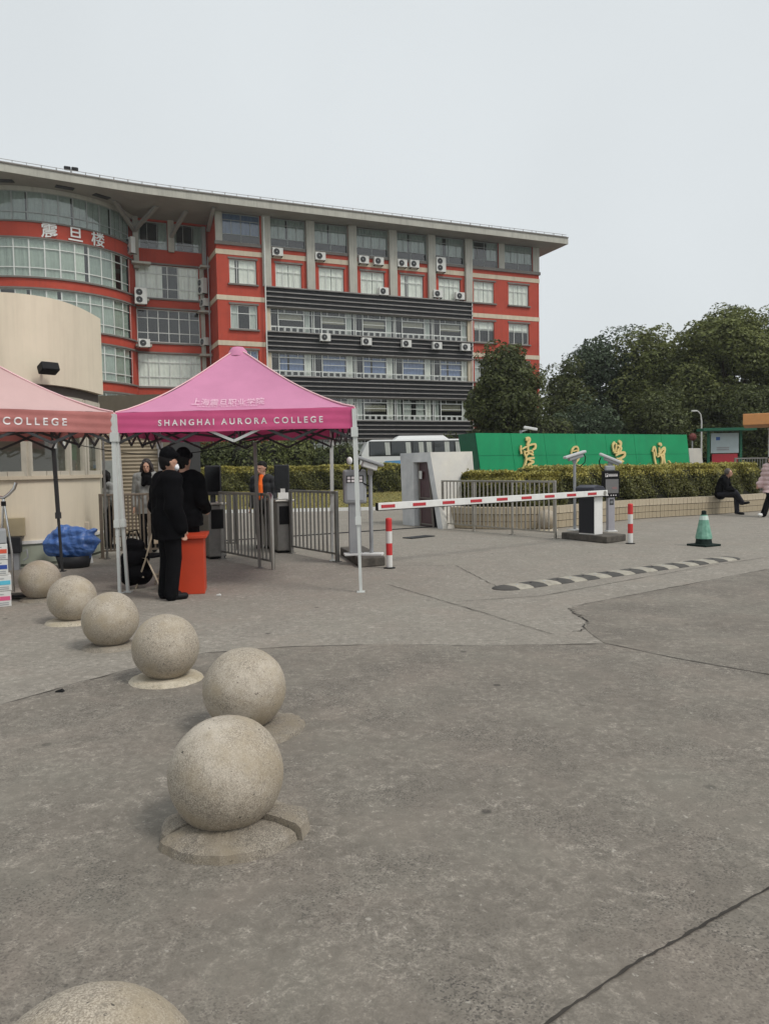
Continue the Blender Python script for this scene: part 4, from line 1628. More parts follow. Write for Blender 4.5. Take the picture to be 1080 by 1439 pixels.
railing('railing', 'long stainless railing along the planter right of the road, in front of the hedge', (3.70, 16.55), (1.50, 20.02), 1.255, (0.006, .34, .68, .994), 28, STEEL)
railing('railing', 'stainless railing panel between the turnstile and the sign box, bars open to the road', (-1.80, 14.62), (-.80, 13.05), 1.21, (.02, .98), 12, STEELD, postw=.06)
t = railing('railing', 'short railing wing with a bright rounded end post, jutting out toward the tent', (-2.98, 13.9), (-1.80, 12.2), 1.22, (.02,), 15, STEELD, postw=.06)
Lg = math.dist((-2.98, 13.9), (-1.80, 12.2))
MB().use(STEEL).tube([(Lg - .1, 0, 1.2), (Lg - .03, 0, 1.2), (Lg + .01, 0, 1.17), (Lg + .02, 0, 1.1), (Lg + .02, 0, 0)], .032, 10).build('end_post', None, t)
railing('railing', 'brownish picket railing from the lodge corner to behind the standing guards', (-5.28, 14.25), (-3.62, 14.75), 1.2, (.01, .5, .99), 26, mat('rusty_steel', (0.22, 0.18, 0.14), .5, metal=.6, var=.2), postw=.06)
railing('railing', 'far short railing between the guards and the left turnstile', (-3.75, 15.6), (-2.95, 15.4), 1.15, (.02, .98), 7, STEELD)

# ------------------------------------------------------------------ turnstiles
def turnstile(label, x, y, rot, scr_turn, paper):
    t = thing('turnstile', label, 'turnstile', (x, y, 0), rot, 'entrance turnstiles with face scanners')
    MB().use(STEELD).bx(-.16, .16, -.7, .7, .04, .98).build('cabinet', None, t, bevel=.02)
    MB().use(STEEL).bx(-.185, .185, -.74, .74, .981, 1.02).build('top_plate', None, t, bevel=.008)
    MB().use(BLACKM).bx(-.14, .14, -.66, .66, 0, .04).build('plinth', None, t)
    MB().use(BLACKM).bx(-.11, .11, -.712, -.701, .55, .9).build('panel', None, t)
    MB().use(DKGREY).bx(-.04, .04, -.5, -.42, 1.02, 1.22).build('scanner_post', None, t)
    s = MB().use(DKGREY).box((0, -.5, 1.42), (.29, .07, .54), scr_turn).build('scanner', None, t, bevel=.02)
    MB().use(mat('dead_screen', (.004, .004, .005), .12)).box((0 + .037 * math.sin(scr_turn), -.5 - .037 * math.cos(scr_turn), 1.44), (.25, .008, .44), scr_turn).build('screen', None, s)
    if paper:
        MB().use(WHITECL).box((0.02, -.6, 1.09), (.24, .02, .13), scr_turn, Matrix.Rotation(-.35, 3, 'X')).build('notice', None, t)
        MB().use(WHITECL).box((0.0, -.56, 1.19), (.09, .02, .08), scr_turn).build('card_reader', None, t)
    return t


q = atz(392, 778)
turnstile('dark turnstile with a face scanner and white notice beside the man in orange', q.x - .12, q.y + .75, R(20), R(-12), True)
q = atz(312, 785)
turnstile('dark turnstile with a face scanner nearest the two guards', q.x - .38, q.y + .55, R(28), R(-20), False)

# ------------------------------------------------------------------ left island with camera and sign box
IA, IB, IC = Vector((-.41, 12.23, 0)), Vector((-.0, 12.46, 0)), Vector((-.83, 14.12, 0))
b = MB().use(KERB)
b.prism([tuple(IA.xy), tuple(IB.xy), tuple((IB + IC - IA).xy), tuple(IC.xy)], 0, .15)
b.build('traffic_island', label='low grimy kerb island under the grey sign box, left of the road', cat='traffic island', bevel=.02)
q = atz(500, 780, .15)
t = thing('ticket_box', 'grey metal sign box with dark lettered panel on a post behind the tent leg', 'sign box', (q.x, q.y, .15), R(8))
MB().use(WHITEP).bx(-.2, .12, -.12, .12, 0, .035).build('base_plate', None, t, bevel=.01)
MB().use(GREYP).bx(-.11, .09, -.06, .06, .035, .9).build('post', None, t, bevel=.01)
bxm = MB().use(GREYP).bx(-.19, .19, -.1, .1, .86, 1.42).build('box', None, t, bevel=.035)
MB().use(mat('sign_face', (.36, .38, .4), .4)).bx(-.14, .13, -.108, -.101, .92, 1.33).build('sign_face', None, bxm)
MB().use(DKGREY).bx(-.145, .135, -.113, -.1085, 1.205, 1.325).build('dark_band', None, bxm)
for r_ in range(2):
    for k in range(4):
        MB().use(PRINT).bx(-.13 + k * .066, -.13 + k * .066 + .05, -.1165, -.1135, 1.218 + r_ * .052, 1.256 + r_ * .052).build('lettering', None, bxm)
MB().use(BLACKM).lathe([(.0, 0), (.024, 0), (.024, .05), (0, .05)], 10, (.215, -.02, .96)).build('knob', None, bxm)
q2 = aty(493, 650, q.y + .1)
MB().use(STEELD).tube([(-.05, .1, 1.4), (-.06, .1, q2.z - .2)], .018, 6).build('lamp_pole', None, t)
MB().use(WHITEP).sphere((-.07, .06, q2.z - .12), .05, 12, (1, .8, 1.3)).build('lamp', None, t)
q = atz(522, 780, .15)
t = thing('gate_camera', 'plate camera on a grey pole left of the road, its hood seen from below', 'camera', (q.x, q.y, .15), 0, 'number plate cameras')
top = aty(521, 660, q.y)
MB().use(WHITEP).box((.02, -.02, .02), (.34, .2, .04), R(-10)).build('base_plate', None, t, bevel=.008)
MB().use(GREYP).tube([(0, 0, .04), (0, 0, top.z - .15)], .033, 12).build('pole', None, t)
hd = aty(518, 648, q.y)
MB().use(GREYP).box((hd.x - q.x, -.12, hd.z - .15), (.5, .17, .05), R(20), Matrix.Rotation(R(18), 3, 'Y')).build('hood', None, t, bevel=.015)
MB().use(WHITEP).box((hd.x - q.x + .01, -.1, hd.z - .23), (.26, .11, .09), R(20), Matrix.Rotation(R(18), 3, 'Y')).build('camera_body', None, t, bevel=.015)
MB().use(STEELD).box((0, 0, top.z - .19), (.09, .09, .1)).build('bracket', None, t)
b = MB().use(BLACKM)
b.tube([(-.1, -.05, hd.z - .22), (-.2, -.05, hd.z - .34), (-.14, -.04, hd.z - .5), (-.02, -.03, hd.z - .56)], .012, 6)
b.build('cable', None, t)


def bollard(label, p):
    t = thing('striped_bollard', label, 'bollard', (p.x, p.y, 0), 0, 'red and white striped bollards')
    for k in range(4):
        MB().use(REDP if k % 2 else mat('bollard_white', (.66, .65, .62), .5)).tube([(0, 0, .02 + k * .19), (0, 0, .21 + k * .19)], .05, 16).build('stripe', None, t)
    MB().use(REDP).lathe([(.05, .78), (.045, .795), (.02, .802), (0, .803)], 16).build('cap', None, t)
    MB().use(BLACKM).lathe([(.0, .0), (.095, .0), (.095, .012), (.055, .02)], 16).build('base', None, t)


bollard('red and white post by the left kerb island, under the barrier tip', atz(547, 798.5))
bollard('red and white post right of the barrier cabinet and display', atz(885, 764))

# ------------------------------------------------------------------ right island, barrier, camera, display
RA, RB, RC = atz(788, 757), atz(852, 764), atz(879, 760)
b = MB().use(KERB)
b.prism([tuple(RB.xy), tuple(RC.xy), tuple((RC + RA - RB).xy), tuple(RA.xy)], 0, .14)
b.build('traffic_island', label='low grimy kerb island under the barrier cabinet, right of the road', cat='traffic island', bevel=.02)
GD = Vector((.78, .62, 0)).normalized()
GN = Vector((.62, -.78, 0)).normalized()
bc = Vector((4.31, 15.98, 0))
rotg = math.atan2(GD.y, GD.x)
t = thing('barrier_gate', 'white and black barrier cabinet with a long striped arm across the road', 'barrier', (bc.x, bc.y, .14), rotg)
MB().use(WHITEP).bx(-.17, .11, -.2, .2, .0, .84).build('cabinet', None, t, bevel=.015)
MB().use(mat('black_panel', (.012, .013, .018), .35)).bx(-.176, -.171, -.19, .19, .03, .82).build('side_panel', None, t)
b = MB().use(mat('navy_hood', (.03, .032, .045), .35))
pr = [(-.24, .84), (.16, .84), (.16, .93), (.1, 1.0), (-.1, 1.03), (-.24, .98)]
b.hexa([(x, -.23, z) for x, z in pr], [(x, .23, z) for x, z in pr])
b.build('hood', None, t, bevel=.02)
pv = Vector((.05, -.27, .86))
tipw = aty(530, 712, 12.15)
# the arm: from the pivot to the tip
Mi = Matrix.Rotation(-rotg, 3, 'Z')
tip = Mi @ (tipw - Vector((bc.x, bc.y, .14)))
arm = MB().use(WHITEP).bar(pv + (pv - tip).normalized() * .1, tip, .045, .115).build('arm', None, t, bevel=.008)
ad = (tip - pv)
cdir = Vector((ad.x, ad.y, 0)).normalized()
nrm = Vector((cdir.y, -cdir.x, 0))
if (Matrix.Rotation(rotg, 3, 'Z') @ nrm).y > 0:
    nrm = -nrm
nstripe = 9
AL = ad.length
for k in range(nstripe):
    s = (.42 + k * (AL - .62) / (nstripe - 1))
    p = pv + ad.normalized() * s + nrm * .025
    MB().use(mat('arm_red', (.45, .03, .04), .5)).bar(p - ad.normalized() * .14, p + ad.normalized() * .14, .006, .05).build('reflector', None, arm)
MB().use(BLACKM).bar(tip, tip + ad.normalized() * .02, .05, .12).build('end_cap', None, arm)
MB().use(BLACKM).bar(pv - Vector((0, 0, .062)), tip - Vector((0, 0, .062)), .03, .012).build('rubber_edge', None, arm)
MB().use(STEEL).tube([pv + nrm * .03, pv - nrm * .1], .05, 12).build('pivot', None, t)


def plate_camera(label, base, z0, top, hood_rot, tilt, group='number plate cameras', pole=True):
    t = thing('gate_camera', label, 'camera', (base.x, base.y, z0), 0, group)
    h = top.z - z0
    if pole:
        MB().use(WHITEP).box((0, 0, .012), (.3, .2, .024), .6).build('base_plate', None, t)
        MB().use(GREYP).tube([(0, 0, .02), (0, 0, h - .1)], .032, 12).build('pole', None, t)
    M = mat('camera_white', (.55, .56, .56), .4)
    T = Matrix.Rotation(tilt, 3, 'Y')
    MB().use(M).box((0, -.02, h), (.5, .17, .06), hood_rot, T).build('hood', None, t, bevel=.02)
    MB().use(GREYP).box((.02, -.02, h - .065), (.34, .12, .07), hood_rot, T).build('camera_body', None, t, bevel=.015)
    MB().use(GREYP).box((0, 0, h - .13), (.08, .08, .09)).build('bracket', None, t)
    b = MB().use(BLACKM)
    sg = 1 if tilt < 0 else -1
    b.tube([(.2 * sg, 0, h + .02), (.24 * sg, -.02, h - .06), (.22 * sg, -.02, h - .18), (.12 * sg, -.02, h - .26), (.03 * sg, -.01, h - .24)], .012, 6)
    b.build('cable', None, t)
    return t


pb = atz(807, 745, .14)
plate_camera('white plate camera on a tall grey pole behind the barrier arm', pb, .14, aty(802, 639, pb.y), R(8), R(-16))
db = atz(857, 747, .14)
t = thing('parking_display', 'black parking display on a lilac-grey pillar beside the barrier cabinet', 'display', (db.x, db.y, .14), R(8))
MB().use(WHITEP).bx(-.1, .12, -.09, .09, 0, .03).build('base_plate', None, t, bevel=.008)
MB().use(mat('lilac_pillar', (.36, .35, .38), .4, var=.05)).bx(-.075, .075, -.06, .06, .03, .86).build('pillar', None, t, bevel=.01)
MB().use(DKGREY).bx(-.045, .045, -.064, -.061, .58, .7).build('card_slot', None, t)
for k in range(3):
    MB().use(GREYP).bx(-.03 + k * .022, -.03 + k * .022 + .014, -.067, -.0645, .61, .67).build('button', None, t)
cab = MB().use(BLACKM).bx(-.18, .175, -.08, .06, .74, 1.31).build('casing', None, t, bevel=.012)
MB().use(mat('display_screen', (.17, .165, .165), .3, var=.05)).bx(-.145, .145, -.086, -.081, .83, 1.13).build('screen', None, cab)
for k in range(2):
    MB().use(mat('red_led', (.4, .16, .15), .5)).bx(.0, .11, -.089, -.0865, .92 + .03 * k, .928 + .03 * k).build('led_line', None, cab)


def dmap2(x0, z0):
    return lambda v: (x0 + v.x, -.083, z0 + v.y)


b = MB().use(PRINT)
b.bx(-.15, -.09, -.0835, -.081, 1.18, 1.255)
b.build('logo_square', None, cab)
lettering('P', .085, BLACKM, 'logo_letter', cab, lambda v: (-.12 + v.x, -.0855, 1.217 + v.y), .003)
for r_ in range(2):
    for k in range(8):
        MB().use(PRINT).bx(-.075 + k * .026, -.075 + k * .026 + .019, -.0835, -.081, 1.19 + r_ * .035, 1.213 + r_ * .035 - (.008 if r_ else 0)).build('lettering', None, cab)
for x, w in ((-.13, .05), (-.03, .02), (.02, .025), (.075, .02)):
    MB().use(PRINT).bx(x, x + w, -.0835, -.081, .775, .797).build('symbol', None, cab)
cp = aty(858, 644, db.y + .05)
plate_camera('white plate camera sitting on top of the black parking display', Vector((db.x + .02, db.y + .08)), .9, aty(858, 644, db.y + .08), R(-12), R(24), pole=False)
b = MB().use(GREYP)
b.bx(-.12, .1, -.03, .05, 1.31, 1.42)
b.build('mount', None, t, bevel=.02)

# ------------------------------------------------------------------ speed hump
h0, h1 = atz(695, 829), atz(1032, 784)
hd_ = (h1 - h0)
hl = hd_.length
t = thing('speed_hump', 'worn rubber speed hump with alternating black and pale blocks across the lane', 'speed hump', h0 + Vector((0, 0, .002)), math.atan2(hd_.y, hd_.x))
ns = 21
HB = mat('hump_rubber', (.085, .078, .07), .85, col2=(.05, .048, .045), vscale=7)
HP = mat('hump_pale', (.42, .39, .325), .85, col2=(.24, .22, .18), vscale=9)
prof = [(-.2, 0), (-.185, .012), (-.11, .03), (0, .032), (.11, .03), (.185, .012), (.2, 0)]
for k in range(ns):
    xa, xb = hl * k / ns + .0015, hl * (k + 1) / ns - .0015
    b = MB().use(HB if k % 2 == 0 else HP)
    if k in (0, ns - 1):
        va, fa = [], []
        m_ = 8
        for j in range(m_ + 1):
            a = j / m_ * math.pi / 2
            sc = math.sin(a)
            x = xb - (xb - xa) * math.cos(a) if k == 0 else xa + (xb - xa) * math.cos(a)
            va += [(x, p_[0] * max(sc, .02), p_[1] * max(sc, .02)) for p_ in prof]
        for j in range(m_):
            for q_ in range(6):
                f_ = (j * 7 + q_, (j + 1) * 7 + q_, (j + 1) * 7 + q_ + 1, j * 7 + q_ + 1)
                fa.append(f_ if k == 0 else tuple(reversed(f_)))
        b.add(va, fa, True)
    else:
        n_ = len(prof)
        b.add([(xa, y, z) for y, z in prof] + [(xb, y, z) for y, z in prof],
              [(i, n_ + i, n_ + i + 1, i + 1) for i in range(n_ - 1)] + [tuple(range(n_)), tuple(reversed(range(n_, 2 * n_)))])
        b.use(GREYP if k % 2 else BLACKM).lathe([(.022, 0), (.018, .006), (0, .008)], 8, ((xa + xb) / 2, 0, .029))
    b.build('segment', None, t)

# ------------------------------------------------------------------ green cone
p = atz(988, 767)
t = thing('traffic_cone', 'dark green traffic cone in a worn pale green sleeve on the forecourt', 'traffic cone', p, .3)
CG = mat('cone_green', (.006, .015, .012), .7, .15, var=.2)
b = MB().use(CG).box((0, 0, .02), (.44, .44, .04), .2)
b.build('base', None, t, bevel=.015)
b = MB().use(CG)
b.lathe([(.165, .04), (.15, .06), (.135, .16), (.045, .62), (.045, .66), (.03, .675), (0, .68)], 20)
b.build('body', None, t)
SLV = mat('cone_sleeve', (.23, .44, .34), .4, col2=(.08, .24, .17), vscale=9, bump=.3, bscale=22)
b = MB().use(SLV)
b.lathe([(.152, .14), (.147, .19), (.07, .57), (.062, .595)], 10, smooth=False)
b.build('sleeve', None, t)
b = MB().use(mat('sleeve_white', (.55, .66, .6), .35))
b.lathe([(.0865, .5), (.0745, .562), (.071, .575)], 10, smooth=False)
b.build('reflective_band', None, t)

# ------------------------------------------------------------------ planter with tiled wall and hedges
PW = [(1.74, 20.0), (2.3, 19.55), (3.0, 19.28), (3.7, 19.2), (4.3, 19.35), (4.9, 19.85), (5.5, 20.45), (6.3, 21.3), (7.45, 22.2), (8.7, 22.85), (10.05, 23.5), (12.1, 24.75), (14.2, 26.3)]
PWS = smooth_path(PW, 4)
ptop = .55
PL = thing('tiled_planter', 'low curved planter wall of small buff tiles round the hedges', 'planter', (6, 22, 0))
po = Vector((6, 22, 0))
path_wall(PWS, 0, ptop - .02, .3, MORTAR, 'wall', PL, po, 0)
TL = sum(math.dist(a, c) for a, c in zip(PWS[:-1], PWS[1:]))
ncol = 98
tw = TL / ncol
tile_m = [MB().use(TILE).bx(-tw / 2 + .006, tw / 2 - .006, -.02, .0, 0, .168).mesh('tile'), None]
capm = MB().use(mat('pale_cap_tile', (.48, .41, .3), .55, var=.22, vscale=1.4, streak=.25, streak_col=(.22, .18, .13))).bx(-tw / 2 + .006, tw / 2 - .006, -.035, .3, 0, .17).mesh('tile')
for c_ in range(ncol):
    (x, y), a = on_path(PWS, (c_ + .5) * tw)
    for r_ in range(3):
        put('tile', capm if r_ == 2 else tile_m[0], PL, (x - po.x + random.uniform(-.002, .002), y - po.y, .015 + r_ * .183), a + random.uniform(-.012, .012))
SOILM = mat('planter_soil', (.09, .07, .045), .95, col2=(.05, .045, .025), vscale=3, bump=.6, bscale=12)
ins = offset_path(PWS, -.29)
b = MB().use(SOILM)
b.prism([(p_[0] - po.x, p_[1] - po.y) for p_ in reversed(ins)] + [(2.9 - po.x, 20.9 - po.y), (2.95 - po.x, 24 - po.y), (4.5 - po.x, 28 - po.y), (14 - po.x, 31 - po.y)], .3, .5)
b.build('soil', None, PL)
# stone ball on the ground before the planter
t = thing('stone_ball_bollard', 'lone pale stone ball behind the end of the long railing', 'bollard', (3.98, 18.84, 0))
put('ball', ball_mesh(61), t, (0, 0, .26), None)
MB().use(RINGPALE).lathe([(.1, .03), (.24, .028), (.27, 0)], 24).build('base_ring', None, t)


# ---- foliage
def leaves_mesh(name, pos, nrm, size, M, spread=0.7, seed=0):
    """two-triangle folded leaves at pos, facing roughly nrm"""
    r = np.random.default_rng(seed)
    n = len(pos)
    d = nrm + r.normal(0, spread, (n, 3))
    d /= np.linalg.norm(d, axis=1)[:, None] + 1e-9
    a = r.normal(0, 1, (n, 3))
    x = np.cross(d, a)
    x /= np.linalg.norm(x, axis=1)[:, None] + 1e-9
    y = np.cross(d, x)
    s = (size * r.uniform(.6, 1.35, n))[:, None]
    asp = r.uniform(.38, .6, n)[:, None]
    fold = d * s * .12
    v = np.stack([pos - x * s * .5, pos - y * s * asp * .5 + fold, pos + x * s * .5, pos + y * s * asp * .5 + fold], 1).reshape(-1, 3)
    me = bpy.data.meshes.new(name)
    me.vertices.add(4 * n)
    me.vertices.foreach_set('co', v.astype(np.float32).ravel())
    me.loops.add(4 * n)
    me.loops.foreach_set('vertex_index', np.arange(4 * n, dtype=np.int32))
    me.polygons.add(n)
    me.polygons.foreach_set('loop_start', np.arange(n, dtype=np.int32) * 4)
    me.polygons.foreach_set('loop_total', np.full(n, 4, dtype=np.int32))
    me.materials.append(M)
    me.update(calc_edges=True)
    return me


def hedge(label, path, w, z0, z1, nleaf, seed, group='clipped hedges', size=.075, M=None, top=True):
    """clipped hedge along a path; path is its front edge"""
    r = np.random.default_rng(seed)
    o = Vector((path[0][0], path[0][1], 0))
    t = thing('hedge', label, 'hedge', (o.x, o.y, 0), 0, group)
    P = np.array(smooth_path(path, 6))
    seg = np.linalg.norm(np.diff(P, axis=0), axis=1)
    cum = np.concatenate([[0], np.cumsum(seg)])
    Lh = cum[-1]
    hgt = z1 - z0
    af, at_ = Lh * hgt, Lh * w
    tot = af * 1.0 + at_ + 2 * w * hgt

    def place(s, dep, z):
        i = np.clip(np.searchsorted(cum, s) - 1, 0, len(seg) - 1)
        tt = (s - cum[i]) / seg[i]
        p = P[i] + (P[i + 1] - P[i]) * tt[:, None]
        d = (P[i + 1] - P[i]) / seg[i][:, None]
        nr = np.stack([d[:, 1], -d[:, 0]], 1)
        lump = .06 * np.sin(s * 3.1 + z * 4) + .04 * np.sin(s * 7.7 + 2 + z * 6)
        q = p - nr * dep[:, None] + nr * lump[:, None]
        return np.column_stack([q[:, 0] - o.x, q[:, 1] - o.y, z]), nr
    nf, nt_ = int(nleaf * af / tot), int(nleaf * at_ / tot)
    s = r.uniform(0, Lh, nf)
    z = z0 + hgt * r.uniform(0, 1, nf) ** .85
    edge_round = np.clip((z - (z1 - .18)) / .18, 0, 1) ** 2 * .12
    p1, n1 = place(s, np.abs(r.normal(0, .07, nf)) + edge_round + .1 * (z < z0 + .2) * (z0 + .2 - z) * 5, z)
    N1 = np.column_stack([n1, np.full(nf, .35)])
    low = z < z1 - .22 + r.normal(0, .07, nf)
    s2 = r.uniform(0, Lh, nt_)
    p2, _ = place(s2, r.uniform(0.02, w, nt_), z1 + r.normal(0, .035, nt_) + .03 * np.sin(s2 * 2.3) + .02 * np.sin(s2 * 6.1))
    N2 = np.tile([0, 0, 1.0], (nt_, 1))
    ne = nleaf - nf - nt_
    se = np.where(r.uniform(0, 1, ne) < .5, 0, Lh) + r.normal(0, .05, ne)
    p3, _ = place(np.clip(se, 0, Lh), r.uniform(0, w, ne), z0 + hgt * r.uniform(0, 1, ne))
    N3 = r.normal(0, .6, (ne, 3))
    pos = np.vstack([p1[low], p3])
    nn = np.vstack([N1[low], N3])
    put('foliage', leaves_mesh('foliage', pos, nn, size, M or LEAFH, .75, seed + 1), t)
    pos = np.vstack([p1[~low], p2])
    nn = np.vstack([N1[~low], N2])
    put('lit_top_leaves', leaves_mesh('lit_top_leaves', pos, nn, size, LEAFHT, .7, seed + 2), t)  # upper leaves coloured paler, as lit from above
    pw = [tuple(x) for x in P]
    path_wall(pw, z0 - .1, z1 - .1, max(.1, w - .22), TWIGSHADE, 'shade_core', t, o, -.11)  # solid dark block, the hedge's inner shade put into colour
    return t


hedge('clipped hedge behind the long stainless railing, left of the barrier', offset_path([(1.78, 19.98), (2.3, 19.57), (3.0, 19.3), (3.7, 19.22), (4.3, 19.37), (4.8, 19.78)], -.36), .6, .46, 1.37, 30000, 101)
hedge('long clipped hedge behind the curved tile planter where a person sits', offset_path([(5.05, 20.25), (5.5, 20.75), (6.3, 21.5), (7.45, 22.35), (8.7, 23.0), (10.05, 23.65), (12.1, 24.9), (12.9, 25.5)], -.45), 1.3, .46, 1.47, 60000, 102)

# ------------------------------------------------------------------ green sign wall with gold characters, marble ends
SA, SB = Vector((3.0, 25.2, 0)), Vector((11.75, 29.9, 0))
sdv = SB - SA
sL = sdv.length
srot = math.atan2(sdv.y, sdv.x)
sgn = thing('sign_wall', 'long green panelled wall with four gold brush-written characters', 'sign wall', SA, srot)
SZ = 2.66
off = lambda z: (1 - z / SZ) * .42
b = MB().use(GREEND)
bt = [(.42 + .0, .02, 0), (sL + .42, .02, 0), (sL + .42, .95, 0), (.42, .95, 0)]
tp_ = [(0.0, .02, SZ), (sL, .02, SZ), (sL, .95, SZ), (0.0, .95, SZ)]
b.hexa(bt, tp_)
b.build('wall', None, sgn)
NP = 7
for r_ in range(2):
    za, zb = (0.0, 1.94) if r_ == 0 else (1.95, SZ + .03)
    for k in range(NP):
        xa, xb = sL * k / NP + .006, sL * (k + 1) / NP - .006
        vs = [(xa + off(za), .0, za), (xb + off(za), .0, za), (xb + off(zb), 0.0, zb), (xa + off(zb), 0.0, zb)]
        vb = [(x, .018, z) for x, y, z in vs]
        b = MB().use(GREENP)
        b.hexa(vb, [(x, -.022, z) for x, y, z in vs])
        b.build('panel', None, sgn)
b = MB().use(GREEND)
b.hexa([(-.015 + off(0), .0, 0), (.0 + off(0), 0, 0), (.0 + off(0), .97, 0), (-.015 + off(0), .97, 0)], [(-.015, .0, SZ + .03), (.0, 0, SZ + .03), (.0, .97, SZ + .03), (-.015, .97, SZ + .03)])
b.build('end_panel', None, sgn)


def stroke(b, pts, ws, y0=-.05, th=.06):
    """one brush stroke: a ribbon of changing width, extruded"""
    P = smooth_path(pts, 6)
    Wd = []
    for i in range(len(pts) - 1):
        for k in range(6):
            Wd.append(ws[i] + (ws[i + 1] - ws[i]) * k / 6)
    Wd.append(ws[-1])
    n = len(P)
    fr, bk = [], []
    for i, p_ in enumerate(P):
        a, c = Vector(P[max(i - 1, 0)]), Vector(P[min(i + 1, n - 1)])
        d = (c - a).normalized() if (c - a).length > 1e-9 else Vector((1, 0))
        nr = Vector((-d.y, d.x)) * Wd[i] / 2
        fr += [(p_[0] + nr.x, y0 - th, p_[1] + nr.y), (p_[0] - nr.x, y0 - th, p_[1] - nr.y)]
        bk += [(p_[0] + nr.x, y0, p_[1] + nr.y), (p_[0] - nr.x, y0, p_[1] - nr.y)]
    vs = fr + bk
    o = 2 * n
    fs = []
    for i in range(n - 1):
        fs += [(2 * i, 2 * i + 1, 2 * i + 3, 2 * i + 2), (2 * i, 2 * i + 2, o + 2 * i + 2, o + 2 * i), (2 * i + 1, o + 2 * i + 1, o + 2 * i + 3, 2 * i + 3)]
    fs += [(0, o, o + 1, 1), (2 * n - 2, 2 * n - 1, o + 2 * n - 1, o + 2 * n - 2)]
    b.add(vs, fs)


def sign_point(px, py):
    """wall coordinates (along, up) of a point on the sign front"""
    d = ray(px, py)
    nn = Vector((sdv.y, -sdv.x, 0)).normalized()
    O = Vector((0, 0, CAM_H))
    t_ = (SA - O).dot(nn) / d.dot(nn)
    q_ = O + d * t_
    return (q_ - SA).dot(sdv.normalized()), q_.z


# strokes: survey pixel coordinates of the four characters
z1 = lambda x, y: (700 + x / 10.8, 600 + y / 10.8)
z2 = lambda x, y: (840 + x / 8.31, 600 + y / 8.31)
CH = {
    '震': [z1, [([(390, 190), (430, 180), (440, 205), (412, 280)], [5, 7, 6, 4]), ([(318, 280), (312, 340), (325, 410)], [2.4, 2.8, 3]), ([(330, 340), (400, 300), (470, 270), (530, 265), (530, 320), (490, 350)], [2, 2.6, 3, 3.6, 4, 2]),
                ([(425, 240), (420, 330), (430, 420)], [3, 3.4, 3]), ([(365, 360), (375, 420), (400, 470)], [2.2, 3, 3.4]), ([(380, 380), (470, 360), (495, 400)], [2, 2.6, 2.6]), ([(390, 440), (440, 400), (500, 430)], [2.4, 3, 2.8]),
                ([(395, 500), (450, 475), (515, 470)], [2.4, 3.4, 3.4]), ([(395, 470), (375, 570), (335, 665)], [3.2, 3.2, 2.4]), ([(430, 500), (500, 530), (430, 570), (420, 620)], [3, 3.6, 3, 4]), ([(380, 640), (440, 635), (500, 610), (545, 595), (535, 650), (500, 700)], [4, 6, 4, 4, 3.4, 2.4]), ([(455, 570), (480, 620), (440, 660)], [2.4, 3.2, 4])]],
    '旦': [lambda x, y: (780 + x / 3.6, 560 + y / 3.6), [([(88, 245), (75, 262), (72, 280)], [3, 3.2, 2.6]), ([(85, 246), (100, 245), (106, 262), (98, 285)], [2.6, 3, 3, 2.6]), ([(78, 268), (100, 262)], [1.8, 2]), ([(92, 285), (110, 300), (90, 330), (70, 352), (84, 345), (110, 340), (128, 343)], [2, 2.6, 2.2, 2.6, 3, 3, 2])]],
    '学': [z2, [([(175, 180), (150, 215), (160, 290)], [4.4, 3.6, 3]), ([(185, 190), (190, 230), (175, 290)], [3, 3, 2.6]), ([(215, 165), (240, 185), (235, 230), (200, 290)], [4.4, 5, 3.6, 2.6]), ([(205, 215), (245, 245), (235, 285)], [2.6, 3.2, 3]), ([(160, 300), (200, 300), (245, 275)], [2, 2.6, 2.8]),
                ([(180, 335), (225, 310), (280, 300), (280, 340), (230, 370), (190, 365)], [2.6, 3.4, 4.4, 4, 3, 2]), ([(235, 370), (250, 420), (245, 480)], [3, 3.4, 2.6]), ([(190, 400), (240, 390), (272, 405)], [2.4, 3, 2.6])]],
    '院': [z2, [([(610, 290), (630, 235), (645, 260), (655, 340)], [2.6, 3.4, 3.4, 2.6]), ([(625, 290), (640, 390), (655, 445)], [2.8, 3.6, 3.4]), ([(680, 200), (705, 200), (708, 225)], [3.6, 4.6, 4]), ([(690, 240), (690, 330), (665, 350)], [2.4, 2.6, 2]), ([(680, 325), (720, 270), (750, 245), (745, 300), (700, 330)], [2.8, 3.4, 4, 4, 2.4]),
                ([(735, 290), (740, 350), (710, 360)], [4, 4.6, 3]), ([(700, 330), (725, 370), (715, 460)], [3, 4.4, 3]), ([(740, 340), (750, 410), (765, 462)], [3.4, 3.4, 3]), ([(798, 395), (815, 430), (800, 465)], [1.8, 2.6, 3.2])]],
}
for ch, (fn, sts) in CH.items():
    b = MB().use(GOLD)
    for si, (pts, ws) in enumerate(sts):
        P_ = [sign_point(*fn(*p_)) for p_ in pts]
        px0 = fn(*pts[0])
        s0, s1 = sign_point(px0[0], px0[1]), sign_point(px0[0], px0[1] + 1)
        k_ = abs(s0[1] - s1[1])
        stroke(b, P_, [w_ * k_ * .84 for w_ in ws], -.05, .05 + .003 * si)
    b.build('gold_character', None, sgn)

# marble block at the right end of the green wall
b = MB().use(MARBLEW)
ua = sL + .06
b.hexa([(ua + .42, .05, 0), (ua + 1.35, .05, 0), (ua + 1.35, .9, 0), (ua + .42, .9, 0)], [(ua + .12, .05, 2.16), (ua + .82, .05, 2.16), (ua + .82, .9, 2.16), (ua + .12, .9, 2.16)])
o = b.build('marble_block', None, None, SA, srot, .02, label='plain slanted white marble block at the right end of the green wall', cat='marble block')

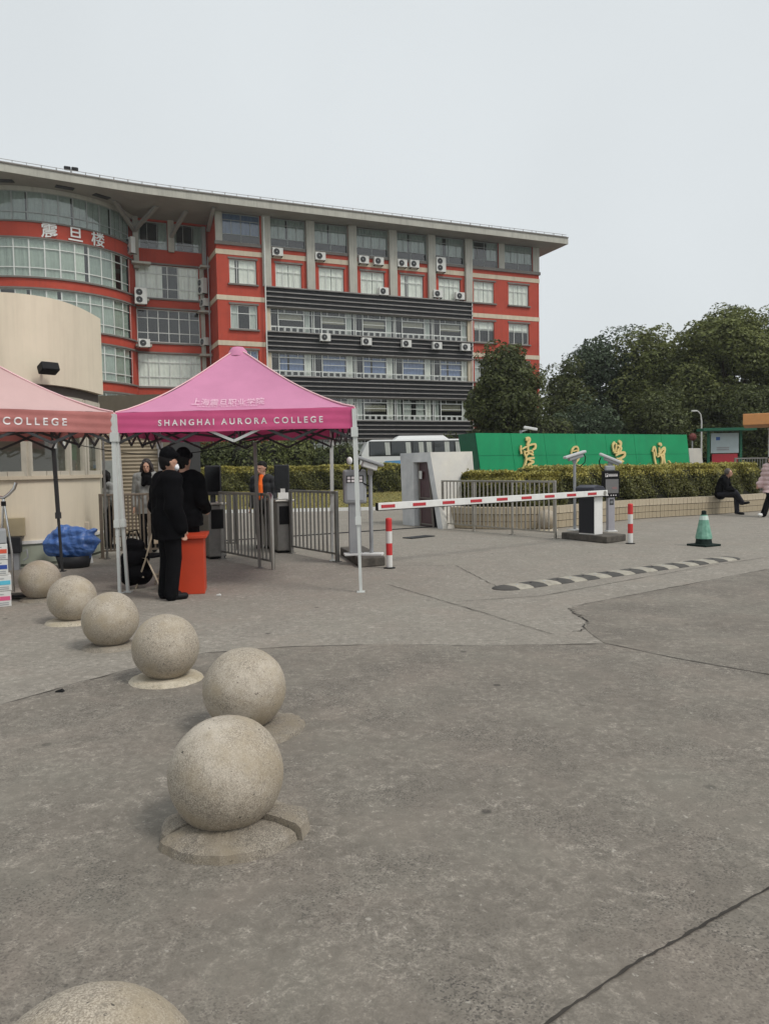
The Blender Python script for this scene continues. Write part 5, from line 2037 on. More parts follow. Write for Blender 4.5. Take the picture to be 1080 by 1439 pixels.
# marble gate housing on the left
MH = thing('gate_housing', 'white marble gate housing with slanted sides and a maroon door', 'gate housing', (1.2, 20.5, 0))
mo = Vector((1.2, 20.5, 0))
BLb, BRb = atz(566, 737), atz(622, 743.5)
BRt = aty(604, 638, 20.75)
BLt = aty(562, 637.5, 21.75)
RRb, RRt = aty(672, 738, 20.35), aty(663, 634.5, 20.75)
RRb.z = 0
BRt.z = BLt.z = RRt.z = 2.0
bkb, bkt = Vector((1.75, 22.6, 0)), Vector((1.7, 22.5, 2.0))


def bil(s, t_):
    return BLb.lerp(BRb, s).lerp(BLt.lerp(BRt, s), t_) - mo


op = [(.31, .0), (.88, .0), (.86, .87), (.42, .87)]
ring_o = [(0, 0), (1, 0), (1, 1), (0, 1)]
b = MB().use(MARBLE)
O4 = [bil(*p_) for p_ in ring_o]
I4 = [bil(*p_) for p_ in op]
nf = (O4[1] - O4[0]).cross(O4[3] - O4[0]).normalized()
D4 = [p_ - nf * .16 for p_ in I4]
b.add(O4 + I4, [(0, 4, 7, 3), (1, 2, 6, 5), (2, 3, 7, 6)])
b.add(I4 + D4, [(0, 4, 7, 3), (1, 2, 6, 5), (2, 3, 7, 6)])
b.build('portal', None, MH)
b = MB().use(MARBLEW)
b.add([BRb - mo, RRb - mo, RRt - mo, BRt - mo], [(0, 1, 2, 3)])
b.build('side_slab', None, MH)
b = MB().use(MARBLE)
b.add([BLb - mo, BRb - mo, RRb - mo, bkb - mo, BLt - mo, BRt - mo, RRt - mo, bkt - mo], [(4, 5, 6, 7), (2, 3, 7, 6), (3, 0, 4, 7)])
b.build('roof_slab', None, MH)
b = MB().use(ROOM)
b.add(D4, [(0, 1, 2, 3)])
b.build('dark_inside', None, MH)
# door leaf, ajar
e0, e1, e2, e3 = D4[0].lerp(D4[1], .1), D4[0].lerp(D4[1], .74), D4[3].lerp(D4[2], .98), D4[3].lerp(D4[2], .12)
e0, e1, e2, e3 = [p_ + nf * f_ for p_, f_ in ((e0, .03), (e1, .09), (e2, .09), (e3, .03))]
b = MB().use(DOORM)
b.add([e0, e1, e2, e3] + [p_ - nf * .03 for p_ in (e0, e1, e2, e3)], [(0, 1, 2, 3), (1, 5, 6, 2), (2, 6, 7, 3), (0, 3, 7, 4)])
dr = b.build('door', None, MH)
b = MB().use(mat('door_frame', (.16, .14, .12), .5))
for p_, q_ in ((e0, e3), (e1, e2), (e3, e2), (e0.lerp(e3, .44), e1.lerp(e2, .44)), (e0.lerp(e3, .04), e1.lerp(e2, .04))):
    b.bar(p_ + nf * .01, q_ + nf * .01, .05, .03)
b.build('door_frame', None, dr)
nq = e0.lerp(e1, .22).lerp(e3.lerp(e2, .22), .8) + nf * .04
b = MB().use(WHITECL)
ux = (e1 - e0).normalized()
b.add([nq - ux * .09 - Vector((0, 0, .11)), nq + ux * .09 - Vector((0, 0, .11)), nq + ux * .09 + Vector((0, 0, .11)), nq - ux * .09 + Vector((0, 0, .11))], [(0, 1, 2, 3)])
b.build('notice', None, dr)

# security camera above the sign
q = aty(740, 603, 31)
t = thing('street_camera', 'small white surveillance camera on a mast behind the green wall', 'camera', (q.x, 31, 0))
MB().use(GREYP).tube([(-.25, 0, 0), (-.25, 0, q.z - .05)], .06, 8).build('mast', None, t)
MB().use(WHITEP).box((.12, -.1, q.z + .02), (.55, .14, .11), .1, Matrix.Rotation(.18, 3, 'Y')).build('camera_body', None, t, bevel=.02)
MB().use(WHITEP).bar((-.25, 0, q.z - .1), (.0, -.05, q.z - .02), .06).build('arm', None, t)
# ------------------------------------------------------------------ people
def blob(prims, voxel, name, M, parent, wrinkle=0.0, seed=0, smooth=3, kind=None, hem=None):
    """one continuous skin grown over tapered limbs; prims are (a, b, ra, rb[, flatten])"""
    b = MB()
    for p_ in prims:
        a, c, ra, rb = Vector(p_[0]), Vector(p_[1]), p_[2], p_[3]
        d = c - a
        L_ = d.length
        n = 12
        if L_ < 1e-5:
            b.sphere(a, ra, n)
            continue
        x, y, z = frame(d)
        rings = []
        for k in range(5):
            t_ = k / 4 * math.pi / 2
            rings.append((-ra * math.cos(t_), ra * math.sin(t_)))
        for k in range(1, 4):
            f = k / 4
            rings.append((L_ * f, ra + (rb - ra) * f))
        for k in range(5):
            t_ = math.pi / 2 - k / 4 * math.pi / 2
            rings.append((L_ + rb * math.cos(t_), rb * math.sin(t_)))
        vs, fs = [], []
        for h_, r_ in rings:
            r_ = max(r_, 1e-4)
            for k in range(n):
                an = 2 * math.pi * k / n
                vs.append(a + z * h_ + x * r_ * math.cos(an) + y * r_ * math.sin(an))
        for i in range(len(rings) - 1):
            for k in range(n):
                k2 = (k + 1) % n
                fs.append((i * n + k, i * n + k2, (i + 1) * n + k2, (i + 1) * n + k))
        fs += [tuple(reversed(range(n))), tuple((len(rings) - 1) * n + k for k in range(n))]
        b.add(vs, fs)
    me = b.mesh('tmp', M)
    o = bpy.data.objects.new('tmp', me)
    COL.objects.link(o)
    rm = o.modifiers.new('r', 'REMESH')
    rm.mode, rm.voxel_size = 'VOXEL', voxel
    sm = o.modifiers.new('s', 'SMOOTH')
    sm.factor, sm.iterations = .5, smooth
    bpy.context.view_layer.update()
    ev = o.evaluated_get(bpy.context.evaluated_depsgraph_get())
    out = bpy.data.meshes.new_from_object(ev)
    bpy.data.objects.remove(o)
    out.name = name
    out.materials.clear()
    out.materials.append(M)
    out.polygons.foreach_set('use_smooth', [True] * len(out.polygons))
    if wrinkle > 0:
        n = len(out.vertices)
        co = np.empty(n * 3)
        no = np.empty(n * 3)
        out.vertices.foreach_get('co', co)
        out.vertices.foreach_get('normal', no)
        co, no = co.reshape(-1, 3), no.reshape(-1, 3)
        r = np.random.default_rng(seed)
        d = np.zeros(n)
        for _ in range(9):
            kk = r.normal(0, 1, 3) * np.array([9, 9, 11])
            d += np.abs(np.sin(co @ kk + r.uniform(0, 6)))
        d = d / 9 - .63
        out.vertices.foreach_set('co', (co + no * (d * wrinkle)[:, None]).ravel())
    if hem is not None:
        bm_ = bmesh.new()
        bm_.from_mesh(out)
        bmesh.ops.bisect_plane(bm_, geom=bm_.verts[:] + bm_.edges[:] + bm_.faces[:], plane_co=(0, 0, hem), plane_no=(0, -.12, -1), clear_outer=True)
        bm_.to_mesh(out)
        bm_.free()
    out.update()
    return put(name, out, parent, kind=kind)


SIT = None
STAND = dict(head=(0, -.02, 1.62), neck=(0, .0, 1.46), sl=(.185, .0, 1.41), sr=(-.185, .0, 1.41), el=(.235, .03, 1.12), er=(-.235, .03, 1.12),
             wl=(.24, -.06, .87), wr=(-.24, -.06, .87), hl=(.09, 0, .92), hr=(-.09, 0, .92), kl=(.1, -.02, .5), kr=(-.1, -.02, .5),
             al=(.1, .03, .08), ar=(-.1, .03, .08), chest=(0, .0, 1.28), waist=(0, .0, 1.03))


def person(label, loc, rot, pose=None, scale=1.0, coat=BLACKCL, coat_hem=None, trousers=BLACKTR, shoes=BLACKM, hair=HAIR, hair_kind='short', cap=False,
           mask=False, shirt=None, puffy=0.0, head_turn=0.0, scarf=None, bulk=0.0, sleeves=None):
    P = dict(STAND)
    P.update(pose or {})
    P = {k: Vector(v) for k, v in P.items()}
    t = thing('person', label, 'person', loc, rot)
    t.scale = (scale, scale, scale)
    H = P['head']
    T = Matrix.Rotation(head_turn, 3, 'Z')
    hv = lambda x, y, z: H + T @ Vector((x, y, z))
    spine = (P['sl'] + P['sr']) / 2
    pel = (P['hl'] + P['hr']) / 2
    fwd = Vector((0, -1, 0))
    prims = [(hv(0, .015, .035), hv(0, .0, .03), .088, .088), (hv(0, -.018, -.03), hv(0, -.03, -.075), .07, .046), (hv(0, .02, .0), hv(0, .02, .05), .086, .084),
             (hv(0, -.088, .0), hv(0, -.106, -.03), .011, .015), (hv(.083, .01, -.01), hv(.088, .02, .02), .012, .016), (hv(-.083, .01, -.01), hv(-.088, .02, .02), .012, .016),
             (hv(0, -.082, -.063), hv(0, -.084, -.065), .02, .018), (hv(.03, -.078, .022), hv(-.03, -.078, .022), .016, .016),
             (P['neck'] - Vector((0, 0, .06)), hv(0, .02, -.07), .062, .055), (P['sl'], P['sr'], .06, .06), (P['neck'], spine, .07, .09),
             (P['chest'] + (P['sl'] - spine) * .45, P['waist'] + (P['hl'] - pel) * .6, .11, .1), (P['chest'] + (P['sr'] - spine) * .45, P['waist'] + (P['hr'] - pel) * .6, .11, .1),
             (P['sl'] * .6 + spine * .4, P['chest'], .09, .12), (P['sr'] * .6 + spine * .4, P['chest'], .09, .12), (P['waist'], pel, .12, .13)]
    for s in 'lr':
        sh, e, w, h_, k, a = (P[c + s] for c in ('s', 'e', 'w', 'h', 'k', 'a'))
        prims += [(sh, e, .052, .042), (e, w, .041, .027), (h_, k, .085, .058), (k, a, .054, .04)]
        ft = (P.get('t' + s) or (a + fwd * .15 + Vector((0, 0, -.045))))
        prims += [(a + Vector((0, .02, -.035)), ft, .038, .03)]
        d = (w - e).normalized()
        side = d.cross(fwd)
        side = side.normalized() if side.length > .1 else Vector((1, 0, 0))
        fw2 = side.cross(d).normalized()
        if fw2.dot(fwd) < 0:
            fw2 = -fw2
        pal = w + d * .045
        prims += [(w, w + d * .08 + fw2 * .018, .024, .017), (w, w + d * .08 - fw2 * .018, .024, .017)]
        for fi, (o_, l_) in enumerate(((.03, .066), (.011, .076), (-.009, .07), (-.028, .055))):
            r0 = w + d * .082 + fw2 * o_
            m_ = r0 + d * l_ * .55
            prims += [(r0, m_, .0098, .0092), (m_, m_ + (d * .8 - side * .5 * (1 if s == 'l' else -1)).normalized() * l_ * .5, .0092, .008)]
        th0 = w + d * .03 + fw2 * .024
        prims += [(th0, th0 + (d * .7 + fw2 * .7).normalized() * .045, .012, .0105), (th0 + (d * .7 + fw2 * .7).normalized() * .045, th0 + (d * .9 + fw2 * .45).normalized() * .08, .0105, .009)]
    body = blob(prims, .0085, 'body', SKIN, t)
    # clothes
    c = .022 + bulk
    cp = [(P['sl'], P['sr'], .06 + c, .06 + c), (P['neck'] - Vector((0, 0, .03)), spine, .075, .1),
          (P['chest'] + (P['sl'] - spine) * .45, P['waist'] + (P['hl'] - pel) * .6, .11 + c, .1 + c), (P['chest'] + (P['sr'] - spine) * .45, P['waist'] + (P['hr'] - pel) * .6, .11 + c, .1 + c),
          (P['sl'] * .6 + spine * .4, P['chest'], .09 + c, .12 + c), (P['sr'] * .6 + spine * .4, P['chest'], .09 + c, .12 + c), (P['waist'], pel, .125 + c, .135 + c)]
    sl_ = []
    for s in 'lr':
        sh, e, w = P['s' + s], P['e' + s], P['w' + s]
        sl_ += [(sh, e, .06 + c, .05 + c), (e, w + (e - w).normalized() * .01, .049 + c, .036 + c)]
    if coat_hem is not None:
        for s in 'lr':
            h_, k = P['h' + s], P['k' + s]
            q = h_.lerp(k, coat_hem + .12)
            cp.append((h_, q, .105 + c, .115 + c))
        cp.append(((P['hl'] + P['hr']) / 2, (P['hl'].lerp(P['kl'], coat_hem * .9) + P['hr'].lerp(P['kr'], coat_hem * .9)) / 2, .11 + c, .12 + c))
    if puffy:
        extra = []
        for z in np.arange(.0, 1.0, .14):
            pass
    if sleeves is not None:
        blob(sl_, .012, 'sleeve', sleeves, t, .012, 3)
    else:
        cp += sl_
    co = blob(cp, .012, 'coat', coat, t, .045 if not puffy else .008, int(abs(loc[0]) * 100), hem=None if coat_hem is None or pose is SIT else P['hl'].lerp(P['kl'], coat_hem).z + (.0 if abs(P['kl'].y) < .1 else .03))
    if puffy:
        n = len(co.data.vertices)
        a_ = np.empty(n * 3)
        nn = np.empty(n * 3)
        co.data.vertices.foreach_get('co', a_)
        co.data.vertices.foreach_get('normal', nn)
        a_, nn = a_.reshape(-1, 3), nn.reshape(-1, 3)
        co.data.vertices.foreach_set('co', (a_ + nn * (np.abs(np.sin(a_[:, 2] * math.pi / .13))[:, None] - .5) * puffy).ravel())
        co.data.update()
    tp = [((P['hl'] + P['hr']) / 2, P['waist'], .14, .12)]
    for s in 'lr':
        h_, k, a = P['h' + s], P['k' + s], P['a' + s]
        tp += [(h_, k, .1 + bulk * .3, .078 + bulk * .4), (k, a + (k - a).normalized() * -.01, .075 + bulk * .4, .066 + bulk * .45)]
    blob(tp, .012, 'trousers', trousers, t, .014, 5)
    for s in 'lr':
        a = P['a' + s]
        ft = (P.get('t' + s) or (a + fwd * .17 + Vector((0, 0, -.04))))
        blob([(a + Vector((0, .03, -.035)), ft, .047, .042), (a + Vector((0, .03, -.03)), a + Vector((0, .0, .03)), .045, .05)], .01, 'shoe', shoes, t)
    if shirt is not None:
        blob([(P['neck'] + Vector((0, -.045, -.0)), P['chest'] + Vector((0, -.12, .0)), .055, .05), (P['chest'] + Vector((0, -.12, 0)), P['waist'] + Vector((0, -.125, 0)), .055, .05)], .01, 'shirt', shirt, t, .006)
    # hair, cap, mask, face
    if hair_kind == 'short':
        hp = [(hv(0, .034, .05), hv(0, .012, .075), .094, .09), (hv(.035, -.05, .092), hv(-.035, -.05, .092), .03, .03), (hv(0, .05, -.02), hv(0, .05, .03), .065, .075), (hv(.058, .035, .0), hv(.058, .02, .05), .036, .04), (hv(-.058, .035, .0), hv(-.058, .02, .05), .036, .04)]
    elif hair_kind == 'long':
        hp = [(hv(0, .03, .05), hv(0, .02, .075), .098, .09), (hv(.075, .02, .03), hv(.1, .01, -.2), .045, .05), (hv(-.075, .02, .03), hv(-.1, .01, -.2), .045, .05), (hv(0, .07, .02), hv(0, .09, -.22), .075, .08),
              (hv(.045, -.045, .075), hv(.085, -.03, -.02), .035, .03), (hv(-.045, -.045, .075), hv(-.085, -.03, -.02), .035, .03)]
    else:
        hp = [(hv(0, .04, .04), hv(0, .03, .06), .1, .095), (hv(.06, .03, .0), hv(.06, .0, .06), .05, .05), (hv(-.06, .03, .0), hv(-.06, .0, .06), .05, .05), (hv(0, .08, -.03), hv(0, .07, .0), .06, .07)]
    blob(hp, .009, 'hair', hair, t, .012, 9)
    if cap:
        blob([(hv(0, .015, .1), hv(0, .01, .115), .102, .1), (hv(0, -.06, .105), hv(0, -.1, .09), .055, .04), (hv(.05, -.06, .1), hv(-.05, -.06, .1), .045, .045)], .01, 'cap', coat, t, .004)
    if mask:
        blob([(hv(.035, -.075, -.045), hv(-.035, -.075, -.045), .036, .036), (hv(0, -.09, -.025), hv(0, -.07, -.085), .03, .03)], .008, 'mask', MASKM, t)
    EYE = mat('eye_dark', (.012, .01, .01), .25)
    for sx in (.033, -.033):
        MB().use(EYE).sphere(hv(sx, -.089, .003), .0085, 8, (1.5, .6, .8)).build('eye', None, t)
    if not mask:
        MB().use(mat('lip', (.3, .09, .08), .5)).sphere(hv(0, -.101, -.063), .012, 8, (1.7, .4, .4)).build('mouth', None, t)
    if scarf is not None:
        blob([(P['neck'] + Vector((.05, -.05, -.02)), P['neck'] + Vector((-.05, -.05, -.02)), .07, .07), (P['neck'] + Vector((0, .04, .0)), P['neck'] + Vector((0, -.09, -.1)), .075, .06),
              (P['neck'] + Vector((.03, -.1, -.08)), P['chest'] + Vector((.04, -.13, .02)), .065, .05), (P['neck'] + Vector((-.03, -.1, -.08)), P['chest'] + Vector((-.05, -.13, .0)), .065, .05)], .011, 'scarf', scarf, t, .015)
    return t


g1 = atz(240, 842)
person('guard in a long black coat and white face mask standing by the red stand', (g1.x, g1.y, 0), R(128), dict(head=(0, -.035, 1.62), wl=(.22, -.1, .87), wr=(-.22, -.06, .86), el=(.235, .05, 1.12)), 1.04, coat_hem=.42, cap=True, mask=True, bulk=.035)
person('second guard in black with a cap, half hidden behind the first guard', (-2.72, 10.45, 0), R(162), dict(wl=(.17, -.2, 1.0), wr=(-.17, -.22, 1.02), el=(.25, .0, 1.14), er=(-.25, .0, 1.14)), 1.05, coat_hem=.25, cap=True, bulk=.025)
person('woman with long dark hair, dark scarf and pale coat behind the picket railing', (-4.72, 15.35, 0), R(10), dict(head=(0, -.03, 1.6)), 1.06, coat=mat('pale_grey_coat', (.24, .24, .23), .85, var=.1), coat_hem=.5, hair_kind='long', scarf=BLACKCL, hair=mat('brown_black_hair', (.02, .012, .011), .5, var=.4, vscale=30))
person('dark-haired person in white collar mostly hidden behind the lodge corner and tent leg', (-5.9, 16.3, 0), R(150), None, .93, coat=mat('pale_grey_coat', (.36, .36, .34)), hair_kind='long')
person('man in a black jacket over a bright orange top beside the right turnstile scanner', (-2.46, 15.6, 0), R(-14), dict(head=(0, -.03, 1.62)), 1.0, coat=mat('charcoal_jacket', (.02, .021, .024), .8, var=.2), shirt=ORANGE, head_turn=R(-25))
sw_ = Vector((10.25, 23.42, 0))
SIT = dict(hl=(.09, .0, .66), hr=(-.09, .0, .66), waist=(0, .0, .8), chest=(0, -.08, 1.02), sl=(.18, -.12, 1.13), sr=(-.18, -.12, 1.13), neck=(0, -.14, 1.18), head=(0, -.24, 1.31), el=(.22, -.2, .86), er=(-.22, -.22, .86),
           wl=(.1, -.38, .74), wr=(-.08, -.4, .76), kl=(.1, -.44, .62), kr=(-.06, -.45, .72), al=(.1, -.46, .12), ar=(.12, -.6, .4), tl=(.1, -.64, .05), tr=(.13, -.78, .4))
person('person in dark clothes with greying hair sitting cross-legged on the tiled planter', (sw_.x, sw_.y, -.02), R(52), SIT, .98, coat=BLACKCL, trousers=mat('navy_trousers', (.012, .012, .018), .85, var=.2), hair=GREYHAIR, hair_kind='bob', bulk=.02)
wp = atz(1086, 726)
WALK = dict(kl=(.1, -.2, .52), al=(.1, -.38, .1), tl=(.1, -.54, .08), kr=(-.1, .05, .5), ar=(-.1, .3, .14), tr=(-.1, .17, .045), wl=(.27, .1, .88), wr=(-.24, -.2, .92), er=(-.25, -.02, 1.12))
person('walker in a pale pink padded coat and white shoes at the right edge', (wp.x - .06, wp.y, 0), R(-72), WALK, 1.0, coat=PINKCOAT, coat_hem=.72, trousers=BLACKTR, shoes=WHITESH, puffy=.03, bulk=.045, hair_kind='long')

# ------------------------------------------------------------------ things under the tents
q = atz(270, 834)
REDS = mat('red_lacquer', (.5, .05, .016), .5, var=.08, vscale=3)
t = thing('red_stand', 'tapered red guard stand beside the guard in the mask', 'stand', (q.x - .02, q.y + .1, 0), R(10))
b = MB().use(REDS)
b.hexa([(-.27, -.18, 0), (.17, -.18, 0), (.17, .3, 0), (-.27, .3, 0)], [(-.1, -.18, .72), (.17, -.18, .72), (.17, .3, .72), (-.1, .3, .72)])
b.build('body', None, t, bevel=.008)
MB().use(REDS).bx(-.14, .21, -.22, .55, .722, .765).build('top', None, t, bevel=.006)

q = atz(212, 830)
BEI = mat('beige_tube', (.45, .38, .28), .45, var=.08)
t = thing('folding_chair', 'beige folding chair with a dark seat left of the masked guard', 'chair', (q.x + .02, q.y + .25, 0), R(65))
for sx in (-.19, .19):
    MB().use(BEI).tube([(sx, .22, 0), (sx, .02, .42), (sx, -.12, .8)], .012, 8).build('leg', None, t)
    MB().use(BEI).tube([(sx * .9, -.22, 0), (sx * .9, .02, .42), (sx * .9, .18, .45)], .012, 8).build('leg', None, t)
MB().use(BEI).tube([(-.19, -.12, .78), (-.17, -.14, .86), (0, -.15, .885), (.17, -.14, .86), (.19, -.12, .78)], .012, 8).build('back_rail', None, t)
MB().use(BEI).bx(-.19, .19, .08, .1, .16, .18).build('stretcher', None, t)
MB().use(BEI).bx(-.17, .17, -.13, -.11, .14, .16).build('stretcher', None, t)
MB().use(BLACKCL).bx(-.2, .2, -.1, .24, .43, .46).build('seat', None, t, bevel=.01)
MB().use(BEI).bx(-.18, .18, -.135, -.115, .62, .78).build('backrest', None, t, bevel=.01)
t2 = thing('black_bag', 'black bag slumped under the beige folding chair', 'bag', (q.x - .28, q.y + .22, 0), .3)
blob([((-.06, 0, .2), (.1, 0, .2), .16, .15), ((-.05, 0, .4), (.08, 0, .42), .14, .13), ((-.03, 0, .6), (.05, .0, .58), .1, .1)], .02, 'body', BLACKCL, t2, .03, 4)
MB().use(BLACKCL).tube([(-.08, 0, .66), (-.05, 0, .78), (.05, 0, .8), (.09, 0, .66)], .012, 6).build('strap', None, t2)

# stack of drink cartons
cz = 0
q = atz(-6, 851)
CW = mat('carton_white', (.6, .6, .58), .6, var=.05)
cols = [('pink', (.62, .1, .22), (.75, .25, .03), 'white carton with a pink label, lowest of the stack at the left edge', .29), ('cyan', (.1, .45, .6), (.6, .42, .03), 'white carton with a cyan label, second from the bottom of the stack', .29),
        ('navy', (.03, .07, .3), (.4, .2, .05), 'white carton with a navy label in the middle of the stack', .25), ('red', (.6, .09, .05), (.36, .16, .05), 'white carton with a red label under the grey box', .235)]
GRP = 'stacked drink cartons'
for nm, c1, c2, lab, w in cols:
    h = .19
    t = thing('drink_carton', lab, 'carton', (q.x + random.uniform(-.01, .01), q.y, cz), R(28), GRP)
    MB().use(CW).bx(-w, w * .62, -.16, .16, 0, h - .004).build('box', None, t, bevel=.006)
    MB().use(mat('label_' + nm, c1, .5)).bx(-.02, w * .58, -.1635, -.1605, .075, .125).build('label_band', None, t)
    MB().use(mat('side_' + nm, c2, .5)).bx(-w, -.04, -.1635, -.1605, .006, h - .01).build('side_print', None, t)
    for k in range(2):
        MB().use(GREYP).bx(.0, w * .52, -.163, -.1605, .02 + k * .022, .03 + k * .022).build('print_line', None, t)
    MB().use(GREYP).bx(.05, w * .35, -.163, -.1605, .145, .155).build('print_line', None, t)
    MB().use(mat('label_' + nm, c1, .5)).bx(w * .62 + .001, w * .62 + .003, -.1, .1, .075, .125).build('label_band', None, t)
    cz += h
tag(MB().use(GREYP).bx(-.25, .15, -.15, .15, 0, .17).build('grey_case', None, None, (q.x, q.y, cz + .002), R(28), .012), 'plain grey case lying on top of the drink carton stack', 'case')
# chrome trolley handle behind the cartons
t = thing('hand_trolley', 'chrome folding hand trolley with a curved grip behind the carton stack', 'trolley', (q.x - .02, q.y + .42, 0), R(10))
CHR = mat('chrome', (.7, .7, .7), .15, metal=1.0)
jp = aty(5, 700, q.y + .4)
base = Vector((q.x - .02, q.y + .42, 0))
Mi = Matrix.Rotation(-R(10), 3, 'Z')
lp = lambda w: Mi @ (w - base)
J = lp(jp)
A1, A2 = lp(aty(3, 765, q.y + .4)), lp(aty(17, 775, q.y + .4))
for a_ in (A1, A2):
    MB().use(CHR).tube([Vector((a_.x, a_.y, .1)), a_, J], .014, 8).build('frame_tube', None, t)
MB().use(BLACKM).tube([J - Vector((0, 0, .1)), J - Vector((0, 0, .04))], .03, 10).build('clamp', None, t)
MB().use(CHR).tube([lp(aty(-6, 697, q.y + .4)), J + Vector((0, 0, .0)), lp(aty(12, 695, q.y + .4)), lp(aty(20, 687, q.y + .4)), lp(aty(23, 678, q.y + .4))], .02, 10).build('grip', None, t)
MB().use(DKGREY).bx(-.2, .25, -.02, .2, .03, .06).build('foot_plate', None, t)
for sx in (-.18, .22):
    w = MB().use(BLACKM)
    w.lathe([(0, -.02), (.09, -.02), (.09, .02), (0, .02)], 16)
    w.v = [(sx + v[2], .22 + v[0], .092 + v[1]) for v in w.v]
    w.build('wheel', None, t)

# blue bag on a dark bin
t = thing('blue_bag', 'big crumpled blue plastic bag by the lodge wall behind the dark tent leg', 'bag', (-5.3, 12.98, 0))
BLUE = mat('blue_plastic', (.035, .11, .36), .35, col2=(.09, .18, .42), vscale=7, bump=.4, bscale=14)
bg_ = blob([((-.28, 0, .48), (.25, 0, .5), .2, .2), ((-.15, 0, .68), (.12, 0, .66), .16, .14), ((-.32, 0, .36), (.2, 0, .32), .15, .17), ((-.1, 0, .8), (-.2, 0, .78), .06, .05), ((.3, .0, .68), (.42, .0, .74), .08, .03)], .02, 'bag_body', BLUE, t, .0, 1)
n = len(bg_.data.vertices)
a_ = np.empty(n * 3)
nn = np.empty(n * 3)
bg_.data.vertices.foreach_get('co', a_)
bg_.data.vertices.foreach_get('normal', nn)
a_, nn = a_.reshape(-1, 3), nn.reshape(-1, 3)
r = np.random.default_rng(3)
d = np.zeros(n)
for _ in range(10):
    d += np.abs(((a_ @ (r.normal(0, 1, 3) * 8.5) + r.uniform(0, 6)) / math.pi) % 1 - .5)
bg_.data.vertices.foreach_set('co', (a_ + nn * ((d / 10 - .25) * .34)[:, None]).ravel())
bg_.scale = (1, 1, .86)
bg_.data.polygons.foreach_set('use_smooth', [False] * len(bg_.data.polygons))
bg_.data.update()
t = thing('dark_bin', 'low dark bin under the blue plastic bag', 'bin', (-5.28, 12.98, 0))
MB().use(DKGREY).lathe([(0, 0), (.24, 0), (.29, .2), (.27, .2), (.22, .02)], 20).build('body', None, t)
# white stand pipe
q = atz(123, 792)
t = thing('stand_pipe', 'white stand pipe with a little tap right of the blue bag', 'pipe', (q.x, q.y + .1, 0))
MB().use(WHITEP).tube([(.03, 0, 0), (.0, 0, .2), (-.01, 0, .5)], .035, 10).build('pipe', None, t)
MB().use(mat('brass', (.2, .12, .05), .4, metal=.8)).tube([(-.08, 0, .5), (.07, 0, .51)], .018, 8).build('tap', None, t)
MB().use(CREAM).bx(-.05, .02, -.03, .03, .52, .73).build('lamp_block', None, t, bevel=.01)
# cables under the tents
b = MB().use(BLACKM)
for (x0_, y0_, z0__), (x1_, y1_, z1_), sag in (((-5.6, 14.2, 2.05), (-3.5, 10.3, 2.1), .18), ((-3.5, 10.3, 2.1), (-2.0, 13.0, 2.12), .12)):
    pass
b.tube([Vector((-5.55, 14.2, 2.1)).lerp(Vector((-2.1, 13.0, 2.12)), k / 12) - Vector((0, 0, .22 * math.sin(math.pi * k / 12))) for k in range(13)], .008, 5)
b.build('slack_cable', label='thin black cable sagging under the tents before the roller shutter', cat='cable')

# ------------------------------------------------------------------ lawn, inner road and bushes beyond the gate
b = MB().use(GRASS)
lw = [(-16, 30.5, .02), (6.5, 31.5, .02), (6.5, 33.0, .12), (-16, 32, .12)]
XS = np.linspace(-22, 9.5, 40)
YS = [29.5, 30.0, 33, 37, 41, 46, 52]
ZS = [0.005, .10, .25, .42, .55, .65, .7]
vs = [(x, y + .06 * x, z + .03 * math.sin(x * 1.3 + y) * (z > .1)) for y, z in zip(YS, ZS) for x in XS]
fs = [(j * 40 + i, j * 40 + i + 1, (j + 1) * 40 + i + 1, (j + 1) * 40 + i) for j in range(len(YS) - 1) for i in range(39)]
b.add(vs, fs, True)
b.build('lawn', kind='structure')
b = MB().use(WHITEP)
b.bar((-22, 29.4 - 1.32, .06), (9.5, 29.4 + .57, .06), .16, .12)
b.build('lawn_kerb', mat('pale_kerb', (.4, .38, .34), .8), kind='structure')
# grass blades
r = np.random.default_rng(77)
n = 16000
gx, gy = r.uniform(-14, 8, n), r.uniform(29.8, 41, n)
gz = np.interp(gy, YS, ZS)
pos = np.column_stack([gx, gy + .06 * gx, gz + .03])
put('grass', leaves_mesh('grass', pos, np.tile([0, -.6, .5], (n, 1)), .07, mat('grass_blade', (.2, .17, .05), .8, island=.5), .5, 78), kind='stuff')

hedge('flat-topped hedge across the lawn between the turnstiles and the bus', [(-11.5, 39.2), (-7, 39.4), (-2.5, 39.6), (-.3, 39.7)], 1.6, .5, 1.72, 34000, 111, 'clipped hedges', .13)
hedge('rounded hedge on the lawn left of the marble gate housing, below the bus', [(-.9, 37.4), (.6, 37.5), (2.6, 37.7)], 1.5, .4, 1.75, 16000, 115, 'clipped hedges', .13)


